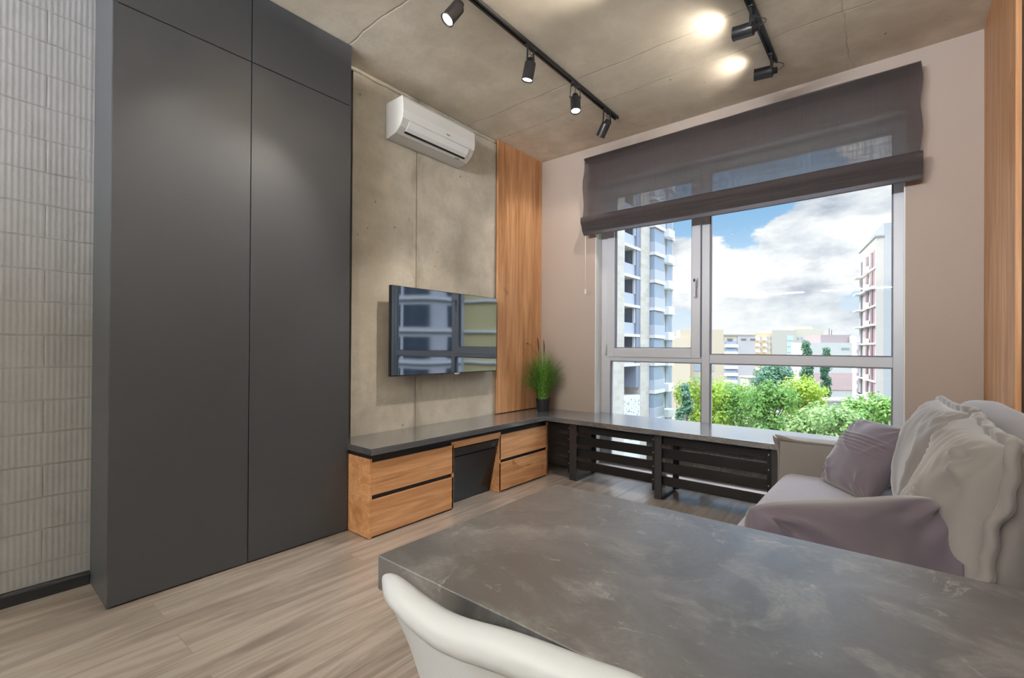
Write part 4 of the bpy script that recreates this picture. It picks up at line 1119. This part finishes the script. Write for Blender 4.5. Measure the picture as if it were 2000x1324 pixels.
def tree(name, x, y, top, rad, kind, label, seed, shape='round', n=5200, ls=.16):
    rd = random.Random(seed); H = top - GZ
    r = empty(name, (x, y, GZ), rd.uniform(0, 6), label=label, cat='tree', group='street trees below the window')
    bm = bmesh.new()
    blobs = []
    if shape == 'round':
        for k in range(26):
            th = rd.uniform(0, 2 * PI); rr = rad * .62 * math.sqrt(rd.random()); z = H - rad * .45 - rd.random() ** 1.3 * rad * 1.5
            blobs.append((Vector((rr * math.cos(th), rr * math.sin(th), z)), rad * rd.uniform(.28, .45)))
        blobs.append((Vector((0, 0, H - rad * .38)), rad * .38))
    elif shape == 'column':
        for k in range(44):
            t = k / 43; rr = rad * (.25 + .75 * math.sin(PI * min(1, (1 - t) * .9 + .1))) * .5; th = rd.uniform(0, 2 * PI)
            blobs.append((Vector((rr * .5 * math.cos(th), rr * .5 * math.sin(th), H - rad * .5 - (1 - t) * H * .75)), rad * rd.uniform(.28, .42)))
    else:
        for k in range(20):
            t = k / 19; th = rd.uniform(0, 2 * PI); rr = rad * (1 - t) * .7
            blobs.append((Vector((rr * math.cos(th), rr * math.sin(th), H * .25 + t * H * .72)), rad * (.5 - .38 * t)))
    for k in range(n):
        c, br = rd.choice(blobs); d = Vector((rd.gauss(0, 1), rd.gauss(0, 1), rd.gauss(0, 1))).normalized()
        p = c + d * br * (rd.random() ** .35); s_ = ls * rd.uniform(.6, 1.4)
        nn = (d + Vector((rd.uniform(-.7, .7), rd.uniform(-.7, .7), rd.uniform(-.3, .9)))).normalized(); a = nn.orthogonal().normalized()
        a = Matrix.Rotation(rd.uniform(0, 6.28), 3, nn) @ a; b_ = nn.cross(a)
        vs = [bm.verts.new(p + a * s_ + b_ * 0), bm.verts.new(p + b_ * s_ * .6), bm.verts.new(p - a * s_), bm.verts.new(p - b_ * s_ * .6)]
        bm.faces.new(vs)
    obj('crown', bm, LEAF[kind], r)
    bm = bmesh.new(); cyl(bm, (0, 0, 0), (0, 0, H - rad), .28, .12, 10)
    for k in range(5):
        c, br = rd.choice(blobs); cyl(bm, (0, 0, H - rad * 1.8), c, .10, .03, 6)
    obj('trunk', bm, M_BARK, r)
tree('conifer_tree', -12.9, 37.5, -1.6, 2.6, 'dark', 'dark green conifer beside the left tower', 21, 'cone', 5000, .15)
tree('leafy_tree', -16.6, 52.5, -1.7, 3.4, 'bright', 'yellow-green tree between the conifer and the window mullion', 2)
tree('leafy_tree', -15.4, 57.5, -2.0, 4.2, 'bright', 'yellow-green tree just right of the window mullion', 3)
tree('leafy_tree', -12.9, 55.5, -2.3, 4.0, 'mid', 'mid green tree in the middle of the lower right pane', 4)
tree('leafy_tree', -9.6, 52.0, -1.9, 3.1, 'mid', 'mid green tree left of the yellow-green middle crown', 8)
tree('leafy_tree', -7.3, 59.0, -1.5, 3.3, 'bright', 'yellow-green crown in front of the blue shed wall', 5)
tree('leafy_tree', -5.0, 47.0, -3.3, 2.8, 'pale', 'pale green tree below the blank grey building', 6)
tree('leafy_tree', -3.0, 43.5, -2.9, 2.7, 'pale', 'pale lime tree standing in front of the red-banded tower', 7)
tree('leafy_tree', -1.3, 49.5, -2.3, 2.6, 'mid', 'fresh green tree at the right edge of the lower pane', 9)
tree('poplar_tree', -15.9, 129, 3.6, 2.6, 'dark', 'upright poplar in front of the cream block', 12, 'column', 9000, .20)
tree('poplar_tree', -12.6, 133, 2.0, 2.2, 'dark', 'second shorter poplar beside the blank grey wall', 13, 'column', 8000, .20)
tree('leafy_tree', -20.5, 116, -1.5, 5.0, 'dark', 'grey-green tree beyond the street, below the warm grey end wall', 14, 'round', 5200, .28)
